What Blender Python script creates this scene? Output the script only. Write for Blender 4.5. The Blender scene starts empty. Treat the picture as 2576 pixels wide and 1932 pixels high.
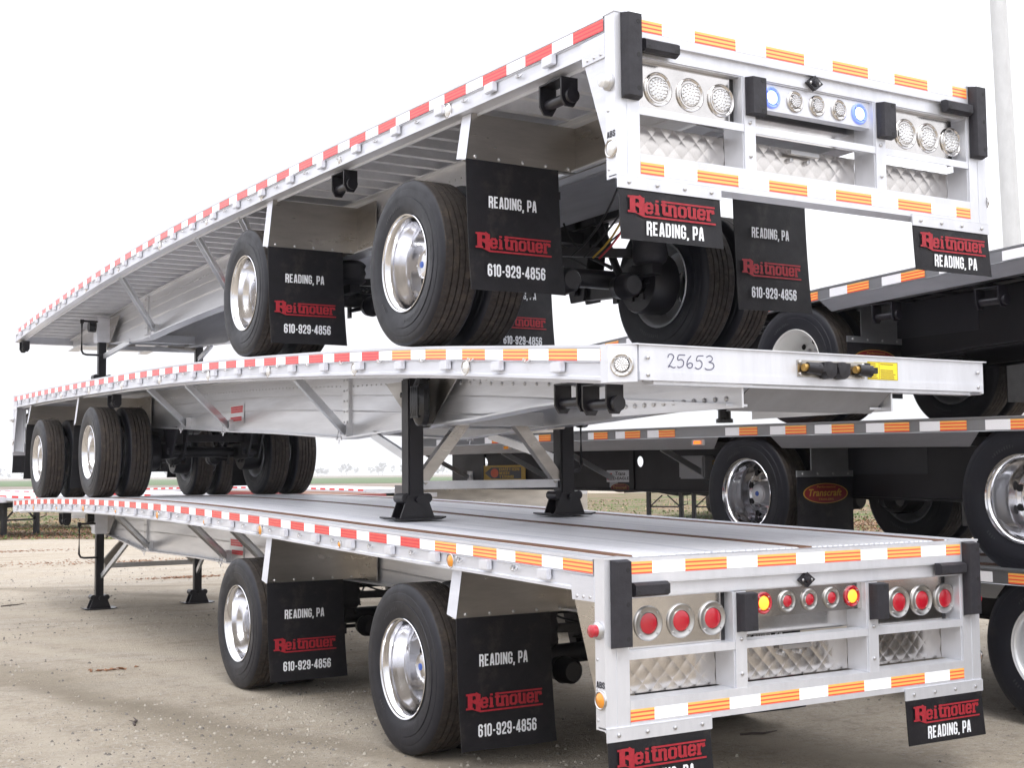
import bpy, bmesh, math, random
import numpy as np
from mathutils import Vector, Matrix, noise
R = math.radians
PI = math.pi
random.seed(7)
S = bpy.context.scene
COL = S.collection

# ------------------------------------------------------------------ camera
CAM_POS = Vector((-4.8277, -5.0137, 1.6828))
yaw, pit, rol, FPX = 0.5455, 0.0681, -0.0096, 3283.0
fw = Vector((math.sin(yaw) * math.cos(pit), math.cos(yaw) * math.cos(pit), math.sin(pit)))
rt0 = Vector((math.cos(yaw), -math.sin(yaw), 0))
up0 = rt0.cross(fw)
rt = rt0 * math.cos(rol) + up0 * math.sin(rol)
up = -rt0 * math.sin(rol) + up0 * math.cos(rol)
cam = bpy.data.cameras.new('camera')
cam.sensor_fit = 'HORIZONTAL'
cam.sensor_width = 36.0
cam.lens = 36.0 * FPX / 2576.0
cam.clip_start = 0.05
cam.clip_end = 6000
camo = bpy.data.objects.new('camera', cam)
m = Matrix((rt, up, -fw)).transposed().to_4x4()
m.translation = CAM_POS
camo.matrix_world = m
COL.objects.link(camo)
S.camera = camo

# ------------------------------------------------------------------ world, sun, exposure
S.view_settings.view_transform = 'Standard'
S.view_settings.look = 'None'
S.view_settings.exposure = 0.45
S.view_settings.gamma = 1.0
S.view_settings.use_curve_mapping = False
W = bpy.data.worlds.new('World')
S.world = W
W.use_nodes = True
nt = W.node_tree
nt.nodes.clear()
def wn(t, **k):
    n = nt.nodes.new(t)
    for a, b in k.items():
        setattr(n, a, b)
    return n
out = wn('ShaderNodeOutputWorld')
bg = wn('ShaderNodeBackground')
bg.inputs['Strength'].default_value = 0.12
sky = wn('ShaderNodeTexSky', sky_type='NISHITA', sun_disc=False)
SUN_EL, SUN_AZ = R(52), R(205)      # azimuth from +Y towards +X
sky.sun_elevation = SUN_EL
sky.sun_rotation = SUN_AZ
sky.air_density = 1.5
sky.dust_density = 6.0
sky.ozone_density = 1.0
hs = wn('ShaderNodeHueSaturation')
hs.inputs['Saturation'].default_value = 0.12
nt.links.new(sky.outputs[0], hs.inputs['Color'])
tc = wn('ShaderNodeTexCoord')
sp = wn('ShaderNodeSeparateXYZ')
nt.links.new(tc.outputs['Generated'], sp.inputs[0])
mx = wn('ShaderNodeMath', operation='MAXIMUM')
mx.inputs[1].default_value = 0.0
nt.links.new(sp.outputs['Z'], mx.inputs[0])
# CIE overcast sky: a closed cloud deck, three times brighter overhead than at the horizon
lum = wn('ShaderNodeMath', operation='MULTIPLY_ADD')     # luminance = horizon + 2 * horizon * sin(elevation)
lum.inputs[1].default_value = 15.5
lum.inputs[2].default_value = 6.1
nt.links.new(mx.outputs[0], lum.inputs[0])
sc_ = wn('ShaderNodeVectorMath', operation='SCALE')
sc_.inputs[0].default_value = (0.985, 0.99, 1.045)
nt.links.new(lum.outputs[0], sc_.inputs['Scale'])
mixw = wn('ShaderNodeMix', data_type='RGBA')
mixw.inputs[0].default_value = 0.88
nt.links.new(hs.outputs[0], mixw.inputs[6])
nt.links.new(sc_.outputs[0], mixw.inputs[7])
nt.links.new(mixw.outputs[2], bg.inputs['Color'])
nt.links.new(bg.outputs[0], out.inputs['Surface'])

sun = bpy.data.lights.new('sun', 'SUN')
sun.energy = 0.9
sun.angle = R(25)
sun.color = (1.0, 0.97, 0.92)
suno = bpy.data.objects.new('sun', sun)
sd = Vector((math.sin(SUN_AZ) * math.cos(SUN_EL), math.cos(SUN_AZ) * math.cos(SUN_EL), math.sin(SUN_EL)))
suno.rotation_euler = sd.to_track_quat('Z', 'Y').to_euler()
suno.location = (0, 0, 30)
COL.objects.link(suno)

# ------------------------------------------------------------------ materials
def mat(name, col, rough=.5, metal=0., noise_s=0, noise_a=.0, bump=0., bscale=40, emit=None, stretch=None, coat=0., spec=None, dirt_or_sheen=None, trans=0., dsrc=False):
    M = bpy.data.materials.new(name)
    M.use_nodes = True
    t = M.node_tree
    b = t.nodes['Principled BSDF']
    b.inputs['Roughness'].default_value = rough
    b.inputs['Metallic'].default_value = metal
    b.inputs['Base Color'].default_value = (*col, 1)
    if coat:
        b.inputs['Coat Weight'].default_value = coat
        b.inputs['Coat Roughness'].default_value = .08
    if spec is not None:
        b.inputs['Specular IOR Level'].default_value = spec
    if trans:
        b.inputs['Transmission Weight'].default_value = trans
    if emit:
        b.inputs['Emission Color'].default_value = (*emit[0], 1)
        b.inputs['Emission Strength'].default_value = emit[1]
    if noise_s or bump or dirt_or_sheen:
        co = t.nodes.new('ShaderNodeTexCoord')
        mp = t.nodes.new('ShaderNodeMapping')
        t.links.new(co.outputs['Object'], mp.inputs[0])
        if stretch:
            mp.inputs['Scale'].default_value = stretch
        src = mp.outputs[0]
    last = None
    if noise_s:
        n = t.nodes.new('ShaderNodeTexNoise')
        n.inputs['Scale'].default_value = noise_s
        n.inputs['Detail'].default_value = 6
        n.inputs['Roughness'].default_value = .65
        t.links.new(src, n.inputs['Vector'])
        r = t.nodes.new('ShaderNodeMapRange')
        r.inputs['From Min'].default_value = .25
        r.inputs['From Max'].default_value = .75
        r.inputs['To Min'].default_value = 1 - noise_a
        r.inputs['To Max'].default_value = 1 + noise_a * .6
        t.links.new(n.outputs['Fac'], r.inputs['Value'])
        v = t.nodes.new('ShaderNodeVectorMath')
        v.operation = 'SCALE'
        v.inputs[0].default_value = col
        t.links.new(r.outputs[0], v.inputs['Scale'])
        t.links.new(v.outputs[0], b.inputs['Base Color'])
        last = v.outputs[0]
        rr = t.nodes.new('ShaderNodeMapRange')
        rr.inputs['From Min'].default_value = .25
        rr.inputs['From Max'].default_value = .75
        rr.inputs['To Min'].default_value = min(1, rough * 1.25)
        rr.inputs['To Max'].default_value = rough * .8
        t.links.new(n.outputs['Fac'], rr.inputs['Value'])
        t.links.new(rr.outputs[0], b.inputs['Roughness'])
    if dirt_or_sheen:
        n2 = t.nodes.new('ShaderNodeTexNoise')
        n2.inputs['Scale'].default_value = dirt_or_sheen[1]
        n2.inputs['Detail'].default_value = 8
        n2.inputs['Roughness'].default_value = .7
        t.links.new(mp.outputs[0] if dsrc else co.outputs['Object'], n2.inputs['Vector'])
        cr = t.nodes.new('ShaderNodeValToRGB')
        cr.color_ramp.elements[0].position = dirt_or_sheen[2]
        cr.color_ramp.elements[1].position = dirt_or_sheen[2] + .18
        t.links.new(n2.outputs['Fac'], cr.inputs[0])
        mm = t.nodes.new('ShaderNodeMix')
        mm.data_type = 'RGBA'
        mm.inputs[7].default_value = (*dirt_or_sheen[0], 1)
        if last:
            t.links.new(last, mm.inputs[6])
        else:
            mm.inputs[6].default_value = (*col, 1)
        t.links.new(cr.outputs[0], mm.inputs[0])
        t.links.new(mm.outputs[2], b.inputs['Base Color'])
    if bump:
        n3 = t.nodes.new('ShaderNodeTexNoise')
        n3.inputs['Scale'].default_value = bscale
        n3.inputs['Detail'].default_value = 5
        t.links.new(src, n3.inputs['Vector'])
        bp = t.nodes.new('ShaderNodeBump')
        bp.inputs['Strength'].default_value = bump
        bp.inputs['Distance'].default_value = .01
        t.links.new(n3.outputs['Fac'], bp.inputs['Height'])
        t.links.new(bp.outputs[0], b.inputs['Normal'])
    return M

M = {}
M['alu'] = mat('mill_aluminium', (.70, .71, .73), .38, .8, 3, .2, .10, 10, stretch=(1, .25, 2))
M['rail'] = mat('rail_aluminium', (.70, .715, .77), .42, .5, 2.5, .18, .12, 7, stretch=(1, .3, 3), dirt_or_sheen=((.55, .55, .56), 9, .62))
M['post'] = mat('post_aluminium', (.71, .725, .77), .38, .5, 3, .15, .12, 8, stretch=(2, 1, .4), dirt_or_sheen=((.58, .58, .57), 7, .62))
M['beam'] = mat('beam_aluminium', (.72, .73, .76), .34, .75, 2, .22, .12, 5, stretch=(1, .3, 3))
M['cross'] = mat('cross_member_aluminium', (.78, .79, .82), .42, .6, 4, .15)
M['deck'] = mat('deck_aluminium', (.90, .91, .95), .36, .3, 7, .16, .06, 60, stretch=(9, .10, 1), dirt_or_sheen=((.34, .39, .50), 1.1, .56), dsrc=True)  # blue-grey streaks are dark reflections along the ribs, put into the colour
M['nailer'] = mat('apitong_nailer_wood', (.17, .085, .05), .8, 0, 12, .35, .3, 60, stretch=(6, .2, 1))
M['stainless'] = mat('brushed_stainless', (.50, .47, .43), .30, 1.0, 4, .22, .03, 60, stretch=(.5, .5, 2.5))
M['polish'] = mat('polished_stainless', (.62, .60, .58), .15, 1.0, 5, .18, .10, 4)
M['quilt'] = mat('quilted_stainless', (.66, .63, .60), .22, 1.0, 8, .12, .04, 30)
M['rim'] = mat('polished_rim', (.70, .70, .72), .12, 1.0, 4, .10, .03, 12)
M['rimdull'] = mat('painted_steel_rim', (.62, .63, .65), .35, .5)
M['rimwhite'] = mat('white_steel_rim', (.78, .78, .76), .4, 0.)
M['dark'] = mat('recess_shade', (.012, .012, .014), .7)  # flat dark colour standing in for shade inside holes and gaps
M['black'] = mat('black_paint', (.009, .008, .012), .36, 0, 6, .3, .1, 60)
M['black2'] = mat('black_chassis_paint', (.009, .008, .012), .45, 0, 3, .35, .1, 30)
M['grey_web'] = mat('grey_painted_web', (.026, .026, .034), .36, 0, 3, .25)
M['rubber'] = mat('tyre_sidewall', (.009, .0095, .015), .46, 0, 10, .3, .05, 80, spec=.35, dirt_or_sheen=((.026, .024, .024), 6, .60))
M['tread'] = mat('tyre_tread', (.033, .025, .021), .8, 0, 25, .35, .5, 120, dirt_or_sheen=((.075, .055, .040), 14, .52))
M['bumper'] = mat('bumper_rubber', (.017, .016, .022), .55, 0, 12, .3, .15, 90)
M['flap'] = mat('mud_flap_rubber', (.0065, .006, .009), .5, 0, 9, .4, .25, 160, dirt_or_sheen=((.036, .031, .029), 5, .54), spec=.35)
M['ink_red'] = mat('red_print', (.33, .012, .024), .55, 0, 40, .3)
M['ink_white'] = mat('white_print', (.78, .80, .84), .55, 0, 40, .15)
M['ink_blue'] = mat('marker_ink', (.06, .06, .13), .6)
M['ink_black'] = mat('black_print', (.02, .02, .03), .6)
M['yellow'] = mat('yellow_label', (.80, .68, .03), .45, 0, 20, .08)
M['sign_yellow'] = mat('sign_yellow', (.60, .40, .07), .5, 0, 9, .15)
M['oval_red'] = mat('oval_red', (.15, .006, .012), .4, 0, 20, .1)
M['oval_gold'] = mat('oval_gold', (.36, .22, .03), .45)
M['warn_red'] = mat('warning_red', (.62, .05, .06), .45, 0, 30, .1)
M['lens_red'] = mat('red_lens', (.42, .006, .020), .22, 0, coat=.8)
M['lens_amber'] = mat('amber_lens', (.75, .28, .02), .25, 0, coat=.8)
M['lens_clear'] = mat('clear_lens', (.78, .79, .80), .18, .35, 30, .15, coat=.8)
M['lamp_yellow'] = mat('lit_amber_lamp', (.9, .4, .05), .3, emit=((1, .36, .03), 1.0))
M['lamp_orange'] = mat('lit_orange_lamp', (.9, .3, .03), .3, emit=((1, .16, .02), 1.0))
M['lamp_blue'] = mat('lit_white_lamp', (.6, .75, 1), .3, emit=((.62, .78, 1), 1.1))
M['lamp_bluering'] = mat('lit_blue_ring', (.25, .35, .9), .3, emit=((.10, .2, 1), .35))
M['zinc'] = mat('zinc_hardware', (.55, .55, .56), .35, .9)
M['brass'] = mat('brass_fitting', (.50, .32, .10), .35, .9)
M['galv'] = mat('galvanised_rail', (.40, .41, .43), .34, .85, 3, .2, .03, 30, stretch=(1, .3, 2))
M['galvtop'] = mat('galvanised_top', (.72, .73, .76), .35, .8, 3, .1)
M['greybox'] = mat('grey_plastic_box', (.42, .43, .45), .5, 0, 5, .08)
M['wire_y'] = mat('yellow_hose', (.55, .36, .05), .5)
M['hose'] = mat('black_hose', (.015, .015, .017), .4)
M['grease'] = mat('greasy_black', (.010, .010, .012), .18, 0, 10, .3)
M['ramp'] = mat('grey_ramp_plate', (.24, .24, .25), .5, .25, 6, .08)
M['pole'] = mat('pole_paint', (.50, .51, .52), .6, 0, 3, .1, .08, 40, stretch=(3, 3, 1), dirt_or_sheen=((.40, .25, .16), 5, .66))
M['rust'] = mat('rusty_collar', (.24, .10, .05), .8, 0, 20, .4, .3, 60)
M['tar'] = mat('far_trailer_red', (.25, .05, .05), .5, 0, 2, .2)
M['tan'] = mat('tan_tag', (.62, .52, .38), .7)
M['twig'] = mat('twig_bark', (.06, .045, .04), .85)
M['leaf'] = mat('dead_leaf', (.30, .15, .08), .8, 0, 3, .4)
M['stone'] = mat('pebble', (.36, .33, .28), .8, 0, 4, .35)
M['stone2'] = mat('dark_pebble', (.15, .135, .12), .75, 0, 4, .3)

def tape_mat(name, c1, c2, n):
    # conspicuity tape: fine lengthwise stripes, returned flash put into the colour (UV v runs across the tape)
    m_ = bpy.data.materials.new(name)
    m_.use_nodes = True
    t = m_.node_tree
    b = t.nodes['Principled BSDF']
    b.inputs['Roughness'].default_value = .25
    b.inputs['Coat Weight'].default_value = .3
    uv = t.nodes.new('ShaderNodeUVMap')
    s = t.nodes.new('ShaderNodeSeparateXYZ')
    t.links.new(uv.outputs[0], s.inputs[0])
    a = t.nodes.new('ShaderNodeMath'); a.operation = 'MULTIPLY'; a.inputs[1].default_value = n
    t.links.new(s.outputs['Y'], a.inputs[0])
    f = t.nodes.new('ShaderNodeMath'); f.operation = 'FRACT'
    t.links.new(a.outputs[0], f.inputs[0])
    g = t.nodes.new('ShaderNodeMath'); g.operation = 'GREATER_THAN'; g.inputs[1].default_value = .42
    t.links.new(f.outputs[0], g.inputs[0])
    x = t.nodes.new('ShaderNodeMix'); x.data_type = 'RGBA'
    x.inputs[6].default_value = (*c1, 1); x.inputs[7].default_value = (*c2, 1)
    t.links.new(g.outputs[0], x.inputs[0])
    t.links.new(x.outputs[2], b.inputs['Base Color'])
    return m_
M['t_red'] = tape_mat('red_reflective_tape', (.62, .018, .035), (.74, .07, .055), 3)
M['t_flash'] = tape_mat('flash_lit_red_tape', (.92, .11, .06), (1.0, .50, .13), 3)  # red tape under flash, its orange glow put into the colour
M['t_wh'] = mat('white_reflective_tape', (.97, .97, 1.0), .35, 0, coat=.4)

# ------------------------------------------------------------------ mesh helpers
class MB:
    def __init__(s):
        s.v = []; s.f = []; s.m = []; s.uv = {}
    def add(s, vs, fs, mi=0):
        o = len(s.v)
        s.v += [tuple(p) for p in vs]
        for f in fs:
            s.f.append([i + o for i in f]); s.m.append(mi)
    def box(s, x0, x1, y0, y1, z0, z1, mi=0):
        s.add([(x0, y0, z0), (x1, y0, z0), (x1, y1, z0), (x0, y1, z0), (x0, y0, z1), (x1, y0, z1), (x1, y1, z1), (x0, y1, z1)],
              [(0, 3, 2, 1), (4, 5, 6, 7), (0, 1, 5, 4), (1, 2, 6, 5), (2, 3, 7, 6), (3, 0, 4, 7)], mi)
        return s
    def prism(s, poly, a, b, axis=0, mi=0):
        # poly: 2-D points in the two other axes (in order), extruded from a to b along axis
        def P(u, v, w):
            return (w, u, v) if axis == 0 else ((u, w, v) if axis == 1 else (u, v, w))
        n = len(poly)
        vs = [P(u, v, a) for u, v in poly] + [P(u, v, b) for u, v in poly]
        fs = [tuple(range(n)), tuple(range(2 * n - 1, n - 1, -1))]
        fs += [(i, (i + 1) % n, (i + 1) % n + n, i + n) for i in range(n)]
        s.add(vs, fs, mi)
        return s
    def ext(s, prof, ys, zf, mi=0):
        n = len(prof); k = len(ys); vs = []
        for y in ys:
            z = zf(y)
            vs += [(x, y, z + dz) for x, dz in prof]
        fs = []
        for j in range(k - 1):
            for i in range(n):
                a = j * n + i; b = j * n + (i + 1) % n
                fs.append((a, b, b + n, a + n))
        fs += [tuple(range(n)), tuple((k - 1) * n + i for i in range(n - 1, -1, -1))]
        s.add(vs, fs, mi)
        return s
    def tube(s, pts, r, n=8, mi=0, cap=True, closed=False):
        pts = [Vector(p) for p in pts]
        k = len(pts)
        rings = []
        ref = None
        for i, p in enumerate(pts):
            if closed:
                d = (pts[(i + 1) % k] - pts[i - 1]).normalized()
            else:
                d = (pts[min(i + 1, k - 1)] - pts[max(i - 1, 0)]).normalized()
            if ref is None:
                ref = Vector((0, 0, 1)) if abs(d.z) < .9 else Vector((1, 0, 0))
            a = d.cross(ref).normalized(); b = d.cross(a).normalized()
            ref = -b if False else ref
            rr = r[i] if isinstance(r, (list, tuple)) else r
            rings.append([p + a * (rr * math.cos(2 * PI * q / n + PI / n)) + b * (rr * math.sin(2 * PI * q / n + PI / n)) for q in range(n)])
        vs = [q for g in rings for q in g]
        fs = []
        for i in range(k if closed else k - 1):
            j = (i + 1) % k
            for q in range(n):
                fs.append((i * n + q, i * n + (q + 1) % n, j * n + (q + 1) % n, j * n + q))
        if cap and not closed:
            fs += [tuple(range(n)), tuple((k - 1) * n + q for q in range(n - 1, -1, -1))]
        s.add(vs, fs, mi)
        return s
    def bar(s, a, b, w, h, mi=0, upv=(0, 0, 1)):
        a = Vector(a); b = Vector(b); d = (b - a).normalized(); u = Vector(upv)
        if abs(d.dot(u)) > .95: u = Vector((0, 1, 0))
        x = d.cross(u).normalized() * (w / 2); y = x.cross(d).normalized() * (h / 2)
        vs = [a - x - y, a + x - y, a + x + y, a - x + y, b - x - y, b + x - y, b + x + y, b - x + y]
        s.add(vs, [(0, 3, 2, 1), (4, 5, 6, 7), (0, 1, 5, 4), (1, 2, 6, 5), (2, 3, 7, 6), (3, 0, 4, 7)], mi)
        return s
    def lathe(s, prof, n=32, axis=0, c=(0, 0, 0), mi=0, mis=None, a0=0., a1=2 * PI):
        # prof: (along, radius)
        full = abs(a1 - a0 - 2 * PI) < 1e-6
        k = n if full else n + 1
        vs = []
        for i in range(k):
            a = a0 + (a1 - a0) * i / n
            ca, sa = math.cos(a), math.sin(a)
            for t, r in prof:
                if axis == 0: p = (t, r * ca, r * sa)
                elif axis == 1: p = (r * ca, t, r * sa)
                else: p = (r * ca, r * sa, t)
                vs.append((p[0] + c[0], p[1] + c[1], p[2] + c[2]))
        L = len(prof); o = len(s.v)
        s.v += vs
        for i in range(n):
            j = (i + 1) % k
            for q in range(L - 1):
                if prof[q][1] < 1e-6 and prof[q + 1][1] < 1e-6: continue
                s.f.append([o + i * L + q, o + i * L + q + 1, o + j * L + q + 1, o + j * L + q])
                s.m.append(mis[q] if mis else mi)
        return s
    def mesh(s, name, mats, smooth=None, bevel=0., weld=False):
        me = bpy.data.meshes.new(name)
        me.from_pydata(s.v, [], s.f)
        for i, q in enumerate(s.m):
            me.polygons[i].material_index = q
        for mm in mats:
            me.materials.append(mm)
        bm = bmesh.new(); bm.from_mesh(me)
        if weld: bmesh.ops.remove_doubles(bm, verts=bm.verts, dist=1e-5)
        bmesh.ops.recalc_face_normals(bm, faces=bm.faces)
        if bevel:
            bmesh.ops.bevel(bm, geom=[e_ for e_ in bm.edges if e_.is_manifold and e_.calc_face_angle(0) > .6], offset=bevel, segments=2, affect='EDGES', clamp_overlap=True)
        bm.to_mesh(me); bm.free()
        if smooth is not None:
            me.shade_smooth()
            me.set_sharp_from_angle(angle=R(smooth))
        return me

def ob(name, me, parent=None, loc=(0, 0, 0), rot=(0, 0, 0), label=None, kind=None, scale=None):
    o = bpy.data.objects.new(name, me)
    COL.objects.link(o)
    o.location = loc
    o.rotation_euler = rot
    if scale: o.scale = scale
    if parent: o.parent = parent
    if label: o['label'] = label
    if kind: o['kind'] = kind
    return o

def thing(name, label, cat, loc=(0, 0, 0), rz=0, group=None):
    o = ob(name, None, None, loc, (0, 0, rz), label)
    o['category'] = cat
    if group: o['group'] = group
    return o

def spline(tab):
    xs = [a for a, b in tab]; ys = [b for a, b in tab]
    n = len(xs)
    ms = []
    for i in range(n):
        if i == 0: ms.append((ys[1] - ys[0]) / (xs[1] - xs[0]))
        elif i == n - 1: ms.append((ys[-1] - ys[-2]) / (xs[-1] - xs[-2]))
        else: ms.append((ys[i + 1] - ys[i - 1]) / (xs[i + 1] - xs[i - 1]))
    def f(x):
        i = 0
        while i < n - 2 and x > xs[i + 1]: i += 1
        h = xs[i + 1] - xs[i]; t = (x - xs[i]) / h
        if t < 0: return ys[0] + ms[0] * (x - xs[0])
        if t > 1: return ys[-1] + ms[-1] * (x - xs[-1])
        return ((2 * t**3 - 3 * t * t + 1) * ys[i] + (t**3 - 2 * t * t + t) * h * ms[i] + (-2 * t**3 + 3 * t * t) * ys[i + 1] + (t**3 - t * t) * h * ms[i + 1])
    return f

def lerp_tab(tab):
    return lambda x: float(np.interp(x, [a for a, b in tab], [b for a, b in tab]))

def lin(a, b, n):
    return [a + (b - a) * i / (n - 1) for i in range(n)]

# ------------------------------------------------------------------ lettering (flat print, built as thin meshes in the XZ plane, facing -Y)
GL = {
 'R': [[(.1, 0), (.1, 1)], [(.1, .93), (.36, .93), (.45, .84), (.45, .58), (.36, .5), (.1, .5)], [(.28, .5), (.45, .36), (.45, 0)]],
 'E': [[(.1, 0), (.1, 1)], [(.1, .92), (.46, .92)], [(.1, .5), (.42, .5)], [(.1, .08), (.46, .08)]],
 'A': [[(.08, 0), (.22, .95)], [(.46, 0), (.32, .95)], [(.14, .25), (.40, .25)], [(.2, .95), (.34, .95)]],
 'D': [[(.1, 0), (.1, 1)], [(.1, .93), (.34, .93), (.45, .82), (.45, .18), (.34, .07), (.1, .07)]],
 'I': [[(.1, 0), (.1, 1)]],
 'N': [[(.09, 0), (.09, 1)], [(.47, 0), (.47, 1)], [(.1, .95), (.46, .05)]],
 'G': [[(.45, .68), (.45, .83), (.35, .93), (.2, .93), (.1, .83), (.1, .17), (.2, .07), (.35, .07), (.45, .17), (.45, .45), (.3, .45)]],
 'P': [[(.1, 0), (.1, 1)], [(.1, .93), (.36, .93), (.45, .84), (.45, .52), (.36, .43), (.1, .43)]],
 'C': [[(.45, .66), (.45, .83), (.35, .93), (.2, .93), (.1, .83), (.1, .17), (.2, .07), (.35, .07), (.45, .17), (.45, .34)]],
 'U': [[(.1, 1), (.1, .17), (.2, .07), (.35, .07), (.45, .17), (.45, 1)]],
 'T': [[(.02, .92), (.5, .92)], [(.26, 0), (.26, .95)]],
 'O': [[(.2, .93), (.35, .93), (.45, .83), (.45, .17), (.35, .07), (.2, .07), (.1, .17), (.1, .83), (.2, .93)]],
 'W': [[(.06, 1), (.18, 0)], [(.18, 0), (.3, .8)], [(.3, .8), (.42, 0)], [(.42, 0), (.54, 1)]],
 'S': [[(.45, .72), (.45, .84), (.35, .93), (.2, .93), (.1, .83), (.1, .62), (.45, .40), (.45, .17), (.35, .07), (.2, .07), (.1, .17), (.1, .3)]],
 'B': [[(.1, 0), (.1, 1)], [(.1, .93), (.34, .93), (.44, .84), (.44, .6), (.34, .52), (.1, .52)], [(.34, .52), (.46, .42), (.46, .16), (.34, .07), (.1, .07)]],
 '0': [[(.2, .93), (.35, .93), (.45, .83), (.45, .17), (.35, .07), (.2, .07), (.1, .17), (.1, .83), (.2, .93)]],
 '1': [[(.22, 0), (.22, 1)], [(.2, .92), (.06, .78)]],
 '2': [[(.1, .7), (.1, .83), (.2, .93), (.35, .93), (.45, .83), (.45, .6), (.12, .2), (.12, .08), (.47, .08)]],
 '4': [[(.36, 0), (.36, 1)], [(.36, .97), (.07, .33), (.07, .24), (.5, .24)]],
 '5': [[(.45, .92), (.12, .92), (.12, .56), (.35, .60), (.45, .5), (.45, .17), (.35, .07), (.2, .07), (.1, .17), (.1, .3)]],
 '6': [[(.45, .72), (.45, .83), (.35, .93), (.2, .93), (.1, .83), (.1, .17), (.2, .07), (.35, .07), (.45, .17), (.45, .45), (.35, .55), (.12, .55)]],
 '8': [[(.2, .93), (.35, .93), (.44, .84), (.44, .62), (.35, .52), (.2, .52), (.11, .62), (.11, .84), (.2, .93)], [(.2, .52), (.35, .52), (.46, .42), (.46, .17), (.35, .07), (.2, .07), (.09, .17), (.09, .42), (.2, .52)]],
 '9': [[(.1, .28), (.1, .17), (.2, .07), (.35, .07), (.45, .17), (.45, .83), (.35, .93), (.2, .93), (.1, .83), (.1, .55), (.2, .45), (.43, .45)]],
 '-': [[(.06, .42), (.3, .42)]], ',': [[(.12, .12), (.06, -.16)]], ' ': [],
 # lower-case slab letters of the logo (x-height = 1)
 'e': [[(.12, .5), (.5, .5), (.5, .78), (.4, .92), (.22, .92), (.12, .78), (.12, .2), (.22, .08), (.4, .08), (.52, .22)]],
 'i': [[(.2, 0), (.2, .92)], [(.04, .06), (.36, .06)], [(.06, .9), (.2, .9)], [(.2, 1.12), (.2, 1.3)]],
 't': [[(.2, .1), (.2, 1.35)], [(.02, .95), (.4, .95)], [(.2, .08), (.4, .08), (.42, .2)]],
 'n': [[(.14, 0), (.14, 1)], [(.0, .92), (.14, .92)], [(.0, .06), (.28, .06)], [(.14, .8), (.26, .92), (.4, .92), (.48, .82), (.48, 0)], [(.38, .06), (.62, .06)]],
 'o': [[(.22, .92), (.42, .92), (.52, .8), (.52, .2), (.42, .08), (.22, .08), (.12, .2), (.12, .8), (.22, .92)]],
 'u': [[(.0, .92), (.14, .92)], [(.14, 1), (.14, .2), (.24, .08), (.36, .08), (.48, .2)], [(.48, 1), (.48, 0)], [(.36, .92), (.48, .92)], [(.48, .06), (.62, .06)]],
 'r': [[(.14, 0), (.14, 1)], [(.0, .92), (.14, .92)], [(.0, .06), (.30, .06)], [(.14, .75), (.28, .92), (.44, .92), (.46, .75)]],
}
def strokes(mb, body, x0, x1, z0, z1, mi=0, y=0., tv=.19, th=.15, gap=.09, adv=None):
    # heavy condensed block lettering drawn as thick strokes
    W_ = {'I': .2, '1': .32, '-': .36, ',': .2, ' ': .22, 'i': .40, 't': .42, 'n': .60, 'u': .60, 'r': .50, 'e': .60, 'o': .62, 'W': .6}
    tot = sum(W_.get(c, .55) for c in body) + gap * (len(body) - 1)
    sx = (x1 - x0) / tot; sz = z1 - z0; px_ = x0; n = 0
    for c in body:
        for pl_ in GL[c]:
            for a, b in zip(pl_, pl_[1:]):
                ax_, az = px_ + a[0] * sx, z0 + a[1] * sz
                bx_, bz = px_ + b[0] * sx, z0 + b[1] * sz
                d = Vector((bx_ - ax_, bz - az)); L_ = d.length
                if L_ < 1e-7: continue
                u = d / L_
                v_ = abs(u.y)
                t = (tv * sx * v_ + th * sz * (1 - v_)) / 2
                q = Vector((-u.y, u.x)) * t
                e_ = u * (t * .55 if len(pl_) > 2 else 0)
                A = Vector((ax_, az)) - e_; B = Vector((bx_, bz)) + e_
                yy = y - .00004 * (n % 9); n += 1
                mb.add([(A.x - q.x, yy, A.y - q.y), (B.x - q.x, yy, B.y - q.y), (B.x + q.x, yy, B.y + q.y), (A.x + q.x, yy, A.y + q.y)], [(0, 1, 2, 3)], mi)
        px_ += (W_.get(c, .55) + gap) * sx
_tx = {}
def text_geo(body, offset=.02, shear=0.):
    key = (body, offset, shear)
    if key in _tx: return _tx[key]
    cu = bpy.data.curves.new('txt', 'FONT')
    cu.body = body; cu.offset = offset; cu.resolution_u = 3; cu.shear = shear; cu.space_character = 1.02
    o = bpy.data.objects.new('txt', cu)
    COL.objects.link(o)
    dg = bpy.context.evaluated_depsgraph_get()
    me = o.evaluated_get(dg).to_mesh()
    vs = [tuple(v.co) for v in me.vertices]; fs = [tuple(p.vertices) for p in me.polygons]
    o.evaluated_get(dg).to_mesh_clear()
    bpy.data.objects.remove(o); bpy.data.curves.remove(cu)
    x0 = min(v[0] for v in vs); x1 = max(v[0] for v in vs); y0 = min(v[1] for v in vs); y1 = max(v[1] for v in vs)
    vs = [((v[0] - x0) / (x1 - x0), (v[1] - y0) / (y1 - y0)) for v in vs]
    _tx[key] = (vs, fs)
    return _tx[key]
def put_text(mb, body, x0, x1, z0, z1, mi=0, y=0., offset=.03, shear=0.):
    vs, fs = text_geo(body, offset, shear)
    mb.add([(x0 + u * (x1 - x0), y, z0 + v * (z1 - z0)) for u, v in vs], fs, mi)
def quadxz(mb, x0, x1, z0, z1, mi=0, y=0.):
    mb.add([(x0, y, z0), (x1, y, z0), (x1, y, z1), (x0, y, z1)], [(0, 1, 2, 3)], mi)
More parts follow.
